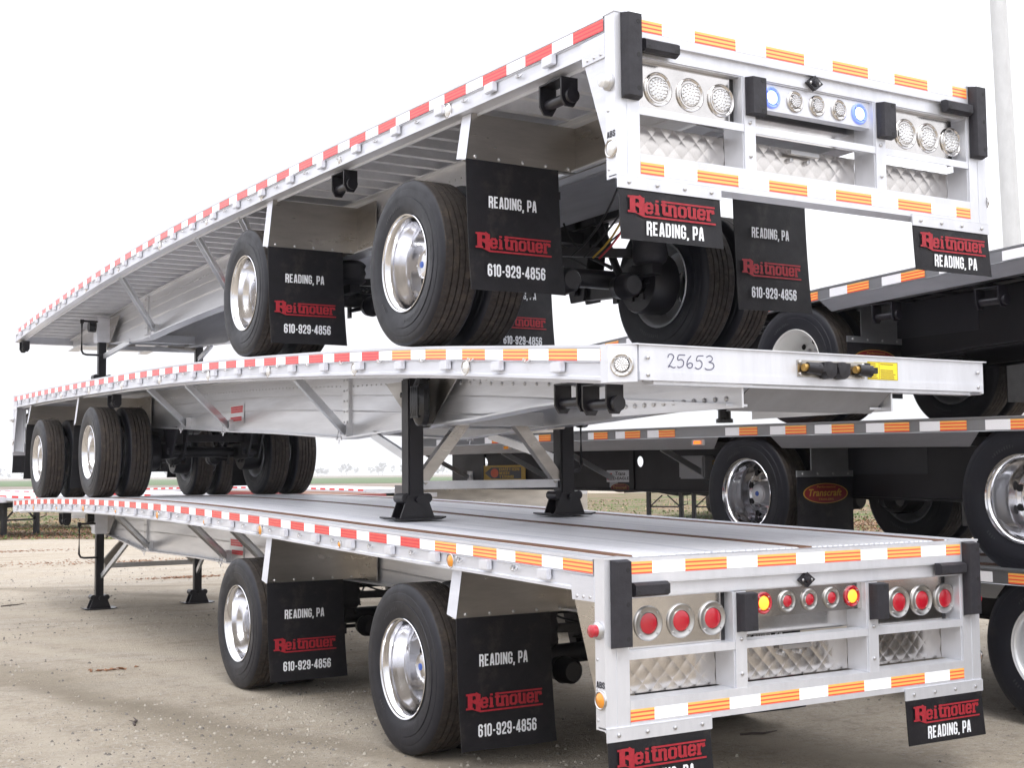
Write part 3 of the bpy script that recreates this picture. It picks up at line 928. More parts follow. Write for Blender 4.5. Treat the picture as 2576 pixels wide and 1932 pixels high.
        for dy in (-.075, .065):
            mb.prism([(x - .135, foot + .012), (x + .135, foot + .012), (x + .075, foot + .17), (x - .075, foot + .17)], legS + dy, legS + dy + .010, 1)
        mb.tube([(x, legS - .10, foot + .14), (x, legS + .10, foot + .14)], .022, 10)
        for dx in (-.085, .085):
            mb.tube([(x + dx, legS - .07, foot + .15), (x + dx, legS + .07, foot + .15)], .035, 10)
        ob('landing_foot', mb.mesh('landing_foot', [M['black']], 40), leg)
        # gusset plate between rail and beam
        mb = MB().prism([(legS - .58, zf(legS) - .17), (legS + .56, zf(legS) - .17), (legS + .12, zf(legS) - .52), (legS - .10, zf(legS) - .52)], sd * .560, sd * .568, 0)
        ob('leg_gusset', mb.mesh('leg_gusset', [M['stainless']]), root)
        if flip:
            mb = MB()
            cy = legS + .20; cz = zf(legS) - .345; xo1 = x + sd * .01
            vs = []
            for rr_, off in ((.086, 0), (.086, .045), (.062, .07)):
                for q in range(20):
                    a = 2 * PI * q / 20
                    vs.append((xo1 + sd * off, cy + math.copysign(abs(math.cos(a)) ** .7, math.cos(a)) * rr_, cz + math.copysign(abs(math.sin(a)) ** .7, math.sin(a)) * rr_ * 1.95))
            mb.add(vs, [(k * 20 + q, k * 20 + (q + 1) % 20, (k + 1) * 20 + (q + 1) % 20, (k + 1) * 20 + q) for k in range(2) for q in range(20)] + [tuple(range(40, 60)), tuple(range(19, -1, -1))])
            for k in range(4):
                mb.tube([(xo1 + sd * .074, cy - .042 + .028 * k, cz + zz) for zz in (-.11, -.05, 0, .05, .11)], [.007, .011, .012, .011, .007], 8)
            for k in range(4):
                mb.tube([(xo1 + sd * .072, cy - .06, cz - .105 + .07 * k), (xo1 + sd * .072, cy + .06, cz - .105 + .07 * k)], .008, 6)
            mb.box(xo1 - .02, xo1 + .03, cy - .05, cy + .05, cz + .15, cz + .175)
            mb.lathe([(xo1, 0), (xo1, .02), (xo1 + sd * .05, .02), (xo1 + sd * .055, 0)], 12, 0, c=(0, legS - .06, cz + .06))
            ob('gearbox_cover', mb.mesh('gearbox_cover', [M['grease']], 40), root)
        else:
            mb = MB().box(x - .085, x + .085, legS - .11, legS + .09, zt - .30, zt + .02)
            ob('gearbox_housing', mb.mesh('gearbox_housing', [M['rail']], bevel=.01), root)
            mb = MB().lathe([(-.05, 0), (-.05, .07), (.05, .07), (.05, 0)], 16, 0, c=(x - sd * -.12, legS, zt - .10))
            ob('gearbox', mb.mesh('gearbox', [M['grease']], 40), root)
    cz = foot + (.545 if not flip else .24)
    mb = MB()
    mb.box(-.575, .575, legS - .015, legS + .015, cz - .03, cz + .03)
    mb.box(-.575, .575, legS + .015, legS + .045, cz + .020, cz + .03)
    ob('leg_cross_bar', mb.mesh('leg_cross_bar', [M['alu']]), root)
    for sd in (-1, 1):
        ztop = zb(legS) + .02 if not flip else zb(legS) + .03
        mb = MB().bar((sd * .58, legS, cz + .03), (sd * .22, legS, ztop), .085, .06, upv=(0, 1, 0))
        ob('leg_brace', mb.mesh('leg_brace', [M['stainless']]), root)
        back = legS - .9
        mb = MB().bar((sd * .62, legS - .06, foot + .42), (sd * .52, back, zb(back) - .01), .06, .03, upv=(1, 0, 0))
        ob('leg_brace', mb.mesh('leg_brace', [M['alu']]), root)
    mb = MB().box(-.43, .43, legS - .05, legS + .05, zb(legS), zb(legS) + .10)
    mb.box(-.43, .43, legS - .5, legS - .42, zb(legS - .45) + .01, zb(legS - .45) + .11)
    ob('beam_tie', mb.mesh('beam_tie', [M['alu']]), root)
    # crank handle
    kz = (1.0 if not flip else .69) + foot * (1 if flip else 1)
    if kind == 'top': kz = foot + .86
    if kind == 'bottom': kz = 1.09
    bot = kz - .43
    if flip: kz = foot + .80; bot = foot + .33
    xo = -.915 if not flip else -.86
    mb = MB().tube([(-.62, legS - .09, kz), (xo + .02, legS - .09, kz), (xo, legS - .09, kz - .03), (xo, legS - .09, bot + .05), (xo + .02, legS - .09, bot + .012), (xo + .06, legS - .09, bot), (-.66, legS - .09, bot)], .014, 8)
    mb.box(xo - .02, xo + .02, legS - .11, legS - .07, kz - .03, kz + .02)
    ob('crank_handle', mb.mesh('crank_handle', [M['black']], 50), root)
    # ---- mud flap brackets, flaps
    for s, zo in zip(fbs, fbz):
        for sd in (-1, 1):
            zt = zf(s) - .170
            xi = sd * .535; xo_ = sd * 1.285
            mb = MB()
            mb.prism([(sd * 1.245, zt), (xi, zt), (xi, zo), (xo_, zo)], s, s + .004, 1)
            # slanted outer flange
            mb.add([(sd * 1.245, s + .0, zt), (xo_, s + .0, zo), (xo_ * 1.004, s + .10, zo + .02), (sd * 1.25, s + .10, zt),
                    (sd * 1.241, s + .0, zt), (xo_ - sd * .004, s + .0, zo), (xo_ * 1.004 - sd * .004, s + .10, zo + .02), (sd * 1.246, s + .10, zt)],
                   [(0, 1, 2, 3), (7, 6, 5, 4), (0, 4, 5, 1), (1, 5, 6, 2), (2, 6, 7, 3), (3, 7, 4, 0)], 1)
            mb.box(min(xi, xo_), max(xi, xo_), s, s + .05, zo, zo + .004)
            bk = ob('flap_bracket', mb.mesh('flap_bracket', [M['stainless'], M['rail']]), root)
            for q in range(5):
                ob('bolt', ME_BOLT, bk, (xi + (xo_ - xi) * (.08 + .21 * q), s - .001, zo + .022))
            # stub panel running to the beam
            mb = MB().box(xi - .0 * sd - .004, xi - .0 * sd + .004, s - .34, s + .55, zo - .0, zt)
            ob('beam_side_panel', mb.mesh('beam_side_panel', [M['stainless']]), root)
            fl = ob('mud_flap', ME_FLAP, root, (sd * .977, s - .007, zo + .004))
            if True:
                ob('flap_lettering', ME_PRINT_BIG, fl, (.012, -.0225, 0))
            mb = MB().box(sd * .55 - .22 if sd > 0 else -.66, .55 + .11 if sd > 0 else -.55 + .11 + .11, s - .05, s + .0, zo - .10, zo - .02)
    # ---- wheels and suspension
    for A in (A1, A2):
        for sd in (-1, 1): wheel_pair(root, sd, A, zc(A))
        axle_set(root, A, zc(A), zb)
    for k, (xa, xb, mm_) in enumerate(((-.36, -.12, 'hose'), (-.30, .05, 'wire_y'), (-.27, .10, 'warn_red'), (-.24, -.02, 'hose'), (.2, .05, 'hose'))):
        p = [(xa, A1 - 1.15, zb(A1 - 1.1) + .10), (xa - .02, A1 - 1.0, zb(A1) - .06 - .02 * k), (xb, A1 - .6, zb(A1) - .22 + .02 * k), (xb, A1 - .12, zc(A1) + .12)]
        q = [tuple((1 - t)**3 * a + 3 * t * (1 - t)**2 * b + 3 * t * t * (1 - t) * c + t**3 * d for a, b, c, d in zip(*p)) for t in (i_ / 10 for i_ in range(11))]
        ob('air_hose', MB().tube(q, .007, 6).mesh('air_hose', [M[mm_]], 60), root)
    # long black sub-frame rails and an air tank
    mb = MB()
    for sd in (-1, 1):
        mb.box(sd * .50 - .05, sd * .50 + .05, A1 - .35, A2 + .85, zb(A1) - .075, zb(A1) - .006) if False else None
    za = (zb(A1) + zb(A2)) / 2
    tank = MB().lathe([(-.42, 0), (-.42, .07), (-.38, .10), (.38, .10), (.42, .07), (.42, 0)], 20, 0, c=(0, (A1 + A2) / 2 + .1, zb((A1 + A2) / 2) - .02))
    ob('air_tank', tank.mesh('air_tank', [M['black']], 40), root)
    mb = MB()
    for q, (a, b) in enumerate(((A1 + .4, A2 - .5), (A1 - .3, A1 + .5))):
        mb.bar((-.34, a, zb(a) - .03), (-.34, b, zb(b) - .03), .04, .05); mb.bar((.34, a, zb(a) - .03), (.34, b, zb(b) - .03), .04, .05)
    ob('slider_rail', mb.mesh('slider_rail', [M['black']]), root)
    # ---- winches
    wl = {'bottom': [(-1, 11.5)], 'top': [(-1, 14.30), (-1, 3.30), (-1, .62), (1, 12.0)], 'middle': [(1, L - .35), (1, L - .60), (1, 5.0)]}[kind]
    for sd, s in wl:
        ob('strap_winch', ME_WINCH, root, (sd * (1.21 if not flip else 1.16), s, zf(s) - .186), (0, 0, 0 if sd < 0 else PI))
    # ---- REAR FRAME
    z0 = zf(0.0)
    hb = -.845                                     # hanger underside, relative to rail top
    def bx(name, mats, *boxes, parent=root, bevel=0):
        mb_ = MB()
        for b_ in boxes: mb_.box(*b_)
        return ob(name, mb_.mesh(name, mats, bevel=bevel), parent)
    for sd in (-1, 1):
        a, b = sorted((sd * 1.295, sd * 1.155))
        # corner post: outer angle
        mb = MB()
        mb.box(a, b, 0, .008, z0 - .80, z0 - .004)
        c0, c1 = sorted((sd * 1.295, sd * 1.287))
        mb.box(c0, c1, .008, .078, z0 - .795, z0 - .004)
        c0, c1 = sorted((sd * 1.163, sd * 1.155))
        mb.box(c0, c1, .008, .11, z0 - .795, z0 - .10)
        mb.box(min(sd * 1.230, sd * 1.225), max(sd * 1.230, sd * 1.225), -.003, 0, z0 - .78, z0 - .02)
        mb.box(a - .004, b + .004, -.004, .09, z0 - .006, z0 + .004)
        post = ob('corner_post', mb.mesh('corner_post', [M['post']]), root)
        # side gusset: cap plate with bolts and tapered skin
        mb = MB()
        X = sorted((sd * 1.290, sd * 1.284))
        mb.prism([(.078, z0 - .095), (.262, z0 - .095), (.250, z0 - .215), (.078, z0 - .66)], X[0], X[1], 0, 1)
        Y = sorted((sd * 1.298, sd * 1.290))
        mb.prism([(.078, z0 - .088), (.275, z0 - .088), (.262, z0 - .205), (.078, z0 - .205)], Y[0], Y[1], 0, 0)
        for k in range(3):
            mb.lathe([(sd * 1.298, .008), (sd * 1.304, .006), (sd * 1.305, 0)], 8, 0, c=(0, .11 + .055 * k, z0 - .185), mi=2)
        for k in range(4):
            mb.lathe([(sd * 1.295, .007), (sd * 1.301, .005), (sd * 1.302, 0)], 8, 0, c=(0, .06, z0 - .33 - .14 * k), mi=2)
        ob('post_gusset', mb.mesh('post_gusset', [M['rail'], M['stainless'] if kind == 'bottom' else M['rail'], M['zinc']]), post)
        rot = (0, 0, 0) if sd < 0 else (0, 0, PI)
        # side lamps on the post
        lm = MB().lathe([(0, .042), (-.012, .042), (-.02, .03), (-.045, .03), (-.050, .024), (-.052, 0)], 18, 0, mis=[0, 0, 1, 1, 1, 1]).mesh('side_lamp', [M['zinc'], M['lens_red'] if kind == 'bottom' else M['lens_clear']], 40)
        ob('side_lamp', lm, post, (sd * 1.296, .045, z0 - .335), rot)
        ob('side_lamp', ME_MARK_A if kind == 'bottom' else ME_MARK_C, post, (sd * 1.297, .035, z0 - .655), rot)
        mbx = MB(); strokes(mbx, 'ABS', -.030, .036, 0, .030, 0)
        if sd < 0: ob('lettering', mbx.mesh('lettering', [M['ink_black']]), post, (-1.2965, .040, z0 - .600), (0, 0, -PI / 2))
        # long vertical dock bumper and small horizontal one
        ob('dock_bumper', ME_DOCK_L, root, (sd * 1.212, -.004, z0 - .212))
        ob('dock_bumper', ME_DOCK_H, root, (sd * 1.045, -.004, z0 - .150), (0, PI / 2, 0))
        # flap hanger
        a2, b2 = sorted((sd * 1.295, sd * .672))
        hg = bx('flap_hanger', [M['post']], (a2, b2, -.010, -.002, z0 + hb, z0 + hb + .058), (a2, b2, -.010, .06, z0 + hb + .0585, z0 + hb + .064))
        for k in range(4):
            ob('bolt', ME_BOLT, hg, (sd * (.735 + .165 * k), -.011, z0 + hb + .030))
        fl = ob('mud_flap', ME_FLAP_S, root, (sd * .983, -.004, z0 + hb + .004))
        ob('flap_lettering', ME_PRINT_SMALL, fl, (0, -.0135, 0))
    bx('rear_beam', [M['post']], (-1.154, 1.154, 0, .010, z0 - .118, z0 - .004), (-1.154, 1.154, .010, .10, z0 - .010, z0 - .004), (-1.154, 1.154, .022, .030, z0 - .190, z0 - .121), (-1.154, 1.154, .0, .022, z0 - .124, z0 - .1185), (-1.154, 1.154, .030, .12, z0 - .196, z0 - .1905))
    bx('lower_beam', [M['post']], (-1.154, 1.154, .0, .008, z0 - .795, z0 - .668), (-1.154, 1.154, .008, .12, z0 - .674, z0 - .668), (-1.154, 1.154, .008, .12, z0 - .795, z0 - .789))
    segs = []
    s = -1.154
    segs.append((s, s + .14, 2)); s += .14
    k = 0
    while s < 1.15:
        w_ = .20; e1 = min(s + w_, 1.152); segs.append((s, e1, 0)); s = e1
        if s < 1.15:
            e1 = min(s + .262, 1.152); segs.append((s, e1, 2 if kind == 'bottom' else 1)); s = e1
    tm = [M['t_wh'], M['t_red'] if kind != 'top' else M['t_flash'], M['t_flash']]
    seg_tape('reflective_tape', root, segs, lambda s: [(s, -.0015, z0 - .078), (s, -.0015, z0 - .020)], tm)
    seg_tape('reflective_tape', root, segs, lambda s: [(s, -.0015, z0 - .765), (s, -.0015, z0 - .708)], tm)
    # middle posts and cross bar
    for c in (-.466, .456):
        pm = bx('rear_post', [M['post']], (c - .036, c + .036, .002, .010, z0 - .668, z0 - .196), (c - .036, c - .030, .010, .16, z0 - .668, z0 - .196))
        for zz in (-.43, -.60): ob('bolt', ME_BOLT, pm, (c, .001, z0 + zz))
        ob('dock_bumper', ME_DOCK_M, root, (c + .027, .002, z0 - .297))
    for a, b in ((-1.154, -.503), (-.429, .419), (.493, 1.154)):
        bx('cross_bar', [M['post']], (a, b, .004, .010, z0 - .478, z0 - .440), (a, b, .010, .10, z0 - .446, z0 - .440))
        # inner side walls of the bay
        mb = MB().box(b - .006, b, .011, .15, z0 - .667, z0 - .479).box(b - .006, b, .011, .15, z0 - .4395, z0 - .197)
        ob('bay_side', mb.mesh('bay_side', [M['post']]), root)
    # lamp panels
    def lamp(ms, x, y, z, nm='tail_lamp'):
        r_ = ob(nm, ms[0], root, (x, y, z)); ob('lens', ms[1], r_)
    big = LAMP_BIG_R if kind == 'bottom' else LAMP_BIG_C
    for a, b, xs in ((-1.152, -.545, (-.998, -.800, -.603)), (.494, 1.06, (.712, .893, 1.080))):
        bx('lamp_panel', [M['polish']], (a, b, .062, .068, z0 - .438, z0 - .197))
        bx('slot_shade', [M['dark']], (b + .001, b + .045, .075, .080, z0 - .438, z0 - .197))  # dark plate added for the shade of the gap beside the panel
        for x in xs: lamp(big, x, .061, z0 - .322)
    bx('lamp_panel', [M['polish'] if kind == 'bottom' else M['rail']], (-.428, .418, .040, .046, z0 - .335, z0 - .197), (-.428, .418, .046, .10, z0 - .335, z0 - .329))
    sm, hot = (LAMP_SM_R, LAMP_SM_Y) if kind == 'bottom' else (LAMP_SM_C, LAMP_SM_B)
    for k, x in enumerate((-.285, -.125, .030, .187, .338)):
        lamp(hot if k in (0, 4) else sm, x, .039, z0 - .266, 'marker_light')
    bx('bay_back', [M['polish']], (-.428, .418, .150, .156, z0 - .439, z0 - .20))
    for a, b, n in ((-1.152, -.505, 7), (-.428, .411, 9), (.494, 1.152, 7)):
        ob('quilted_panel', quilt(a, b, z0 - .667, z0 - .480, n), root, (0, .155, 0))
    # license light
    mb = MB().prism([(-.055, 0), (0, .040), (.055, 0), (0, -.040)], -.022, 0, 1).lathe([(-.022, .02), (-.035, .016), (-.038, 0)], 12, 1)
    for dx in (-.03, .03): mb.lathe([(-.022, .008), (-.026, 0)], 8, 1, c=(dx, 0, 0), mi=1)
    ob('license_lamp', mb.mesh('license_lamp', [M['black'], M['zinc']], 40), root, (-.015, .020, z0 - .160))
    mb = MB().box(-.10, .10, .10, .13, z0 - .52, z0 - .50)
    for dx in (-.07, .05): mb.lathe([(.155, .012), (.130, .012), (.128, 0)], 10, 1, c=(dx, 0, z0 - .545))
    ob('tool_hook', mb.mesh('tool_hook', [M['zinc']], 40), root)
    # ---- NOSE
    zn = zf(L)
    mb = MB()
    mb.box(-1.19, 1.19, L - .012, L, zn - .160, zn + .004)
    mb.box(-1.19, 1.19, L - .10, L - .012, zn - .002, zn + .004)
    mb.box(-1.19, 1.19, L, L + .006, zn - .160, zn - .120)
    mb.box(-1.215, 1.215, L - .02, L + .012, zn + .004, zn + .010)
    mb.box(-1.10, 1.10, L - .09, L - .012, zn - .178, zn - .162)
    nose = ob('front_beam', mb.mesh('front_beam', [M['post']]), root)
    for sd in (-1, 1):
        mb = MB().prism([(sd * 1.297, L - .16), (sd * 1.297, L - .10), (sd * 1.20, L - .002), (sd * 1.185, L - .016), (sd * 1.27, L - .16)], zn - .168, zn + .006, 2)
        mb.prism([(sd * 1.303, L - .105), (sd * 1.20, L + .006), (sd * 1.17, L - .012), (sd * 1.27, L - .12)], zn + .006, zn + .012, 2)
        cc = ob('corner_cap', mb.mesh('corner_cap', [M['post']]), root)
        if flip and sd < 0: continue
        r_ = ob('marker_lamp', LAMP_SM_C[0], cc, (sd * 1.252, L - .050, zn - .088), (0, 0, (PI - .82) if sd > 0 else (PI + .82)))
        ob('lens', LAMP_SM_C[1], r_)
    for sd in (-1, 1):
        for zz in (-.055, -.135):
            ob('bolt', ME_BOLT, nose, (sd * 1.145, L + .007, zn + zz), (0, 0, PI))
    if flip:
        # hardware on the nose of the middle trailer (rotated by 180 degrees: local -x is picture right)
        pl = MB().box(-.245, .225, 0, .006, -.085, 0)
        gp = ob('air_line_plate', pl.mesh('air_line_plate', [M['stainless']]), root, (-.02, L + .001, zn - .030))
        for dx, dz in ((-.23, -.012), (.21, -.012), (.21, -.072), (-.23, -.072)): ob('bolt', ME_BOLT, gp, (dx, .007, dz), (0, 0, PI))
        for cx in (.16, -.20):
            mb = MB()
            mb.tube([(cx + .05, .03, -.040), (cx + .02, .035, -.040)], .020, 10, 1)
            mb.tube([(cx + .03, .035, -.040), (cx - .045, .050, -.048)], [.028, .032], 12, 0)
            mb.lathe([(.0, .026), (.05, .030), (.06, .02), (.06, 0)], 12, 1, c=(cx - .04, 0, -.045))
            mb.box(cx - .07, cx - .02, .05, .075, -.06, -.03)
            ob('glad_hand', mb.mesh('glad_hand', [M['black'], M['brass']], 40), gp)
        mb = MB()
        for cx in (.045, -.05):
            mb.lathe([(.0, .045), (.05, .045), (.06, .04), (.065, 0)], 18, 1, c=(cx, 0, -.050))
            mb.box(cx - .045, cx + .045, .0, .055, -.035, -.012)
        ob('electric_socket', mb.mesh('electric_socket', [M['black']], 40), gp)
        mb = MB().box(-.058, .058, 0, .0015, -.065, 0).box(-.058, .058, .0015, .0025, -.016, -.001, 1).box(-.04, .04, .0015, .0025, -.03, -.026, 1).box(-.04, .03, .0015, .0025, -.045, -.041, 1)
        ob('warning_label', mb.mesh('warning_label', [M['yellow'], M['ink_black']]), nose, (-.255, L + .001, zn - .028))
        mb = MB().box(-.112, .112, 0, .0015, -.095, 0)
        rr = random.Random(2)
        for c0, c1, n in ((.105, .035, 8), (.02, -.10, 8)):
            for k in range(n):
                z = -.010 - k * .0105
                if c1 < 0 and k in (1, 2): continue
                mb.box(c1 + rr.random() * .02 * (1 if c1 > 0 else 2), c0 - .002, .0015, .0025, z - .004, z, 1)
        mb.box(.0265, .028, .0015, .0025, -.09, -.005, 1)
        for a in (-.110, .108): mb.box(a, a + .002, .0015, .0025, -.094, -.001, 1)
        for a in (-.003, -.094): mb.box(-.11, .11, .0015, .0025, a, a + .002, 1)
        ob('warning_label', mb.mesh('warning_label', [M['yellow'], M['ink_brown']]), nose, (-.405, L + .001, zn - .020))
        # handwritten number 25653 in marker pen
        pen = [[(0, .75), (.05, .95), (.2, 1), (.32, .85), (.25, .6), (.05, .15), (0, .05), (.12, .12), (.3, .02), (.4, .08)],
                   [(.95, .98), (.6, .95), (.55, .6), (.72, .66), (.86, .5), (.82, .2), (.62, .05), (.5, .12)],
                   [(1.28, .95), (1.1, .6), (1.05, .25), (1.15, .05), (1.32, .12), (1.35, .35), (1.2, .42), (1.08, .28)],
                   [(1.98, 1.0), (1.66, .93), (1.6, .6), (1.78, .64), (1.9, .45), (1.85, .15), (1.66, .0), (1.5, .1)],
                   [(2.15, .9), (2.35, 1.02), (2.5, .85), (2.42, .62), (2.28, .55), (2.5, .48), (2.58, .25), (2.45, .02), (2.2, -.02), (2.05, .08)]]
        mb = MB()
        for st in pen:
            f_ = [spline([(i, p[k]) for i, p in enumerate(st)]) for k in (0, 1)]
            n = (len(st) - 1) * 5
            pp = [(f_[0](i / 5), f_[1](i / 5)) for i in range(n + 1)]
            pp = [(-u * .108, v * .065) for u, v in pp]
            for i in range(n):
                a = Vector((pp[i][0], pp[i][1])); b = Vector((pp[i + 1][0], pp[i + 1][1]))
                d = (b - a)
                if d.length < 1e-6: continue
                t = Vector((-d.y, d.x)).normalized() * .0022
                a = a - d * .1; b = b + d * .1
                mb.add([(a.x - t.x, .0014 + .00002 * i, a.y - t.y), (b.x - t.x, .0014 + .00002 * i, b.y - t.y), (b.x + t.x, .0014 + .00002 * i, b.y + t.y), (a.x + t.x, .0014 + .00002 * i, a.y + t.y)], [(0, 1, 2, 3)])
        ob('handwritten_number', mb.mesh('handwritten_number', [M['ink_blue']]), nose, (1.022, L, zn - .098))
        # pick-up ramp, kingpin, coupler box
        mb = MB()
        mb.add([(-.50, L - .01, zn - .165), (.49, L - .01, zn - .165), (.52, L - .17, zn - .285), (-.49, L - .17, zn - .285),
                (-.50, L - .02, zn - .165), (.49, L - .02, zn - .165), (.52, L - .18, zn - .285), (-.49, L - .18, zn - .285)],
               [(0, 1, 2, 3), (7, 6, 5, 4), (0, 4, 5, 1), (1, 5, 6, 2), (2, 6, 7, 3), (3, 7, 4, 0)])
        ob('pickup_ramp', mb.mesh('pickup_ramp', [M['ramp']]), root)
        mb = MB().box(-.50, .50, L - 1.15, L - .18, zn - .285 + .07, zn - .275 + .07)
        ob('coupler_plate', mb.mesh('coupler_plate', [M['black']]), root)
        for sd in (-1, 1):
            mb = MB()
            X = sorted((sd * .515, sd * .527))
            mb.box(X[0], X[1], L - 1.15, L - .05, zn - .275, zn - .162)
            for k in range(12):
                mb.lathe([(sd * .527, .014), (sd * .535, .012), (sd * .537, 0)], 8, 0, c=(0, L - 1.10 + .085 * k, zn - .225), mi=1)
            ob('coupler_side', mb.mesh('coupler_side', [M['beam'], M['zinc']]), root)
        mb = MB().lathe([(zn - .215, .045), (zn - .24, .045), (zn - .245, .036), (zn - .29, .036), (zn - .295, .048), (zn - .315, .048), (zn - .316, 0)], 20, 2, c=(0, L - .80, 0))
        ob('kingpin', mb.mesh('kingpin', [M['grease']], 40), root)
    else:
        mb = MB().box(-.50, .50, L - 1.6, L - .10, zn - .235, zn - .225)
        ob('coupler_plate', mb.mesh('coupler_plate', [M['alu']]), root)
    return root
M['ink_brown'] = mat('brown_print', (.25, .14, .03), .6)

T1P = [(0, 1.278), (.73, 1.296), (1.9, 1.321), (3.06, 1.348), (4.48, 1.386), (6.0, 1.42), (7.6, 1.443), (9.455, 1.452), (11.4, 1.436), (12.9, 1.412), (14.4, 1.370)]
near_trailer('bottom aluminium flatbed of the near stack, standing on the gravel, with red tail lamps', (0, 0, 0), 0, T1P, 14.4, 2.145, 5.08, 12.1, 0.0, 10.4, 'bottom', lambda a: TR, .50, .028, (1.45, 4.40), (.868, .868))
T3P = [(0, 3.850), (.87, 3.872), (1.9, 3.902), (3.92, 3.955), (6.22, 3.997), (8.12, 4.000), (9.8, 3.972), (11.37, 3.920), (13.0, 3.850), (14.6, 3.762)]
z3 = 2.45
near_trailer('topmost aluminium flatbed of the near stack, tail lamps with clear lenses', (0, -.148, z3), 0, [(a, b - z3) for a, b in T3P], 14.6, 2.248, 5.115, 12.25, 2.815 - z3, 10.6, 'top', lambda a: (2.972 if a < 3 else 3.142) - z3, .55, .06, (1.45, 4.55), (3.448 - z3, 3.428 - z3))
LL = 14.58
T2P = sorted([(14.42 - y, z) for y, z in [(-.16, 2.268), (.76, 2.345), (1.89, 2.438), (3.4, 2.535), (6.04, 2.672), (8.0, 2.735), (9.52, 2.768), (12.0, 2.812), (14.42, 2.836)]])
z2 = 1.42
near_trailer('middle aluminium flatbed of the near stack, nose towards the camera with 25653 written on it', (0, 14.42, z2), PI, [(a, b - z2) for a, b in T2P], LL, 14.42 - 12.8, 14.42 - 10.05, 14.42 - 3.25, 1.362 - z2, 14.42 - 4.65, 'middle', lambda a: (1.927 if a < 3 else 1.963) - z2, .52, .06, (.93, 3.68), (2.40 - z2, 2.29 - z2))

# ================================================================== RIGHT STACK: black step-deck trailers
def oval_badge(parent, x, y, z, w=.5, h=.2, rz=0.):
    mb = MB()
    n = 32
    for rr_, yy, mi in ((1.0, 0, 1), (.95, -.0008, 0)):
        vs = [(0, yy, 0)] + [(w / 2 * rr_ * math.cos(2 * PI * k / n), yy, h / 2 * (rr_ - (0 if mi else .01)) * math.sin(2 * PI * k / n)) for k in range(n)]
        mb.add(vs, [(0, 1 + k, 1 + (k + 1) % n) for k in range(n)], mi)
    put_text(mb, 'Transcraft', -.38 * w, .36 * w, -.14 * h, .22 * h, 1, -.0016, .02, .25)
    put_text(mb, 'STRICK', -.13 * w, .20 * w, .27 * h, .36 * h, 1, -.0016, .01) if False else put_text(mb, 'Performance', -.2 * w, .22 * w, .27 * h, .37 * h, 1, -.0016, .01, .2)
    put_text(mb, 'TRAILERS', -.17 * w, .17 * w, -.34 * h, -.24 * h, 1, -.0016, .01)
    return ob('oval_badge', mb.mesh('oval_badge', [M['oval_red'], M['oval_gold']]), parent, (x, y, z), (0, 0, rz))

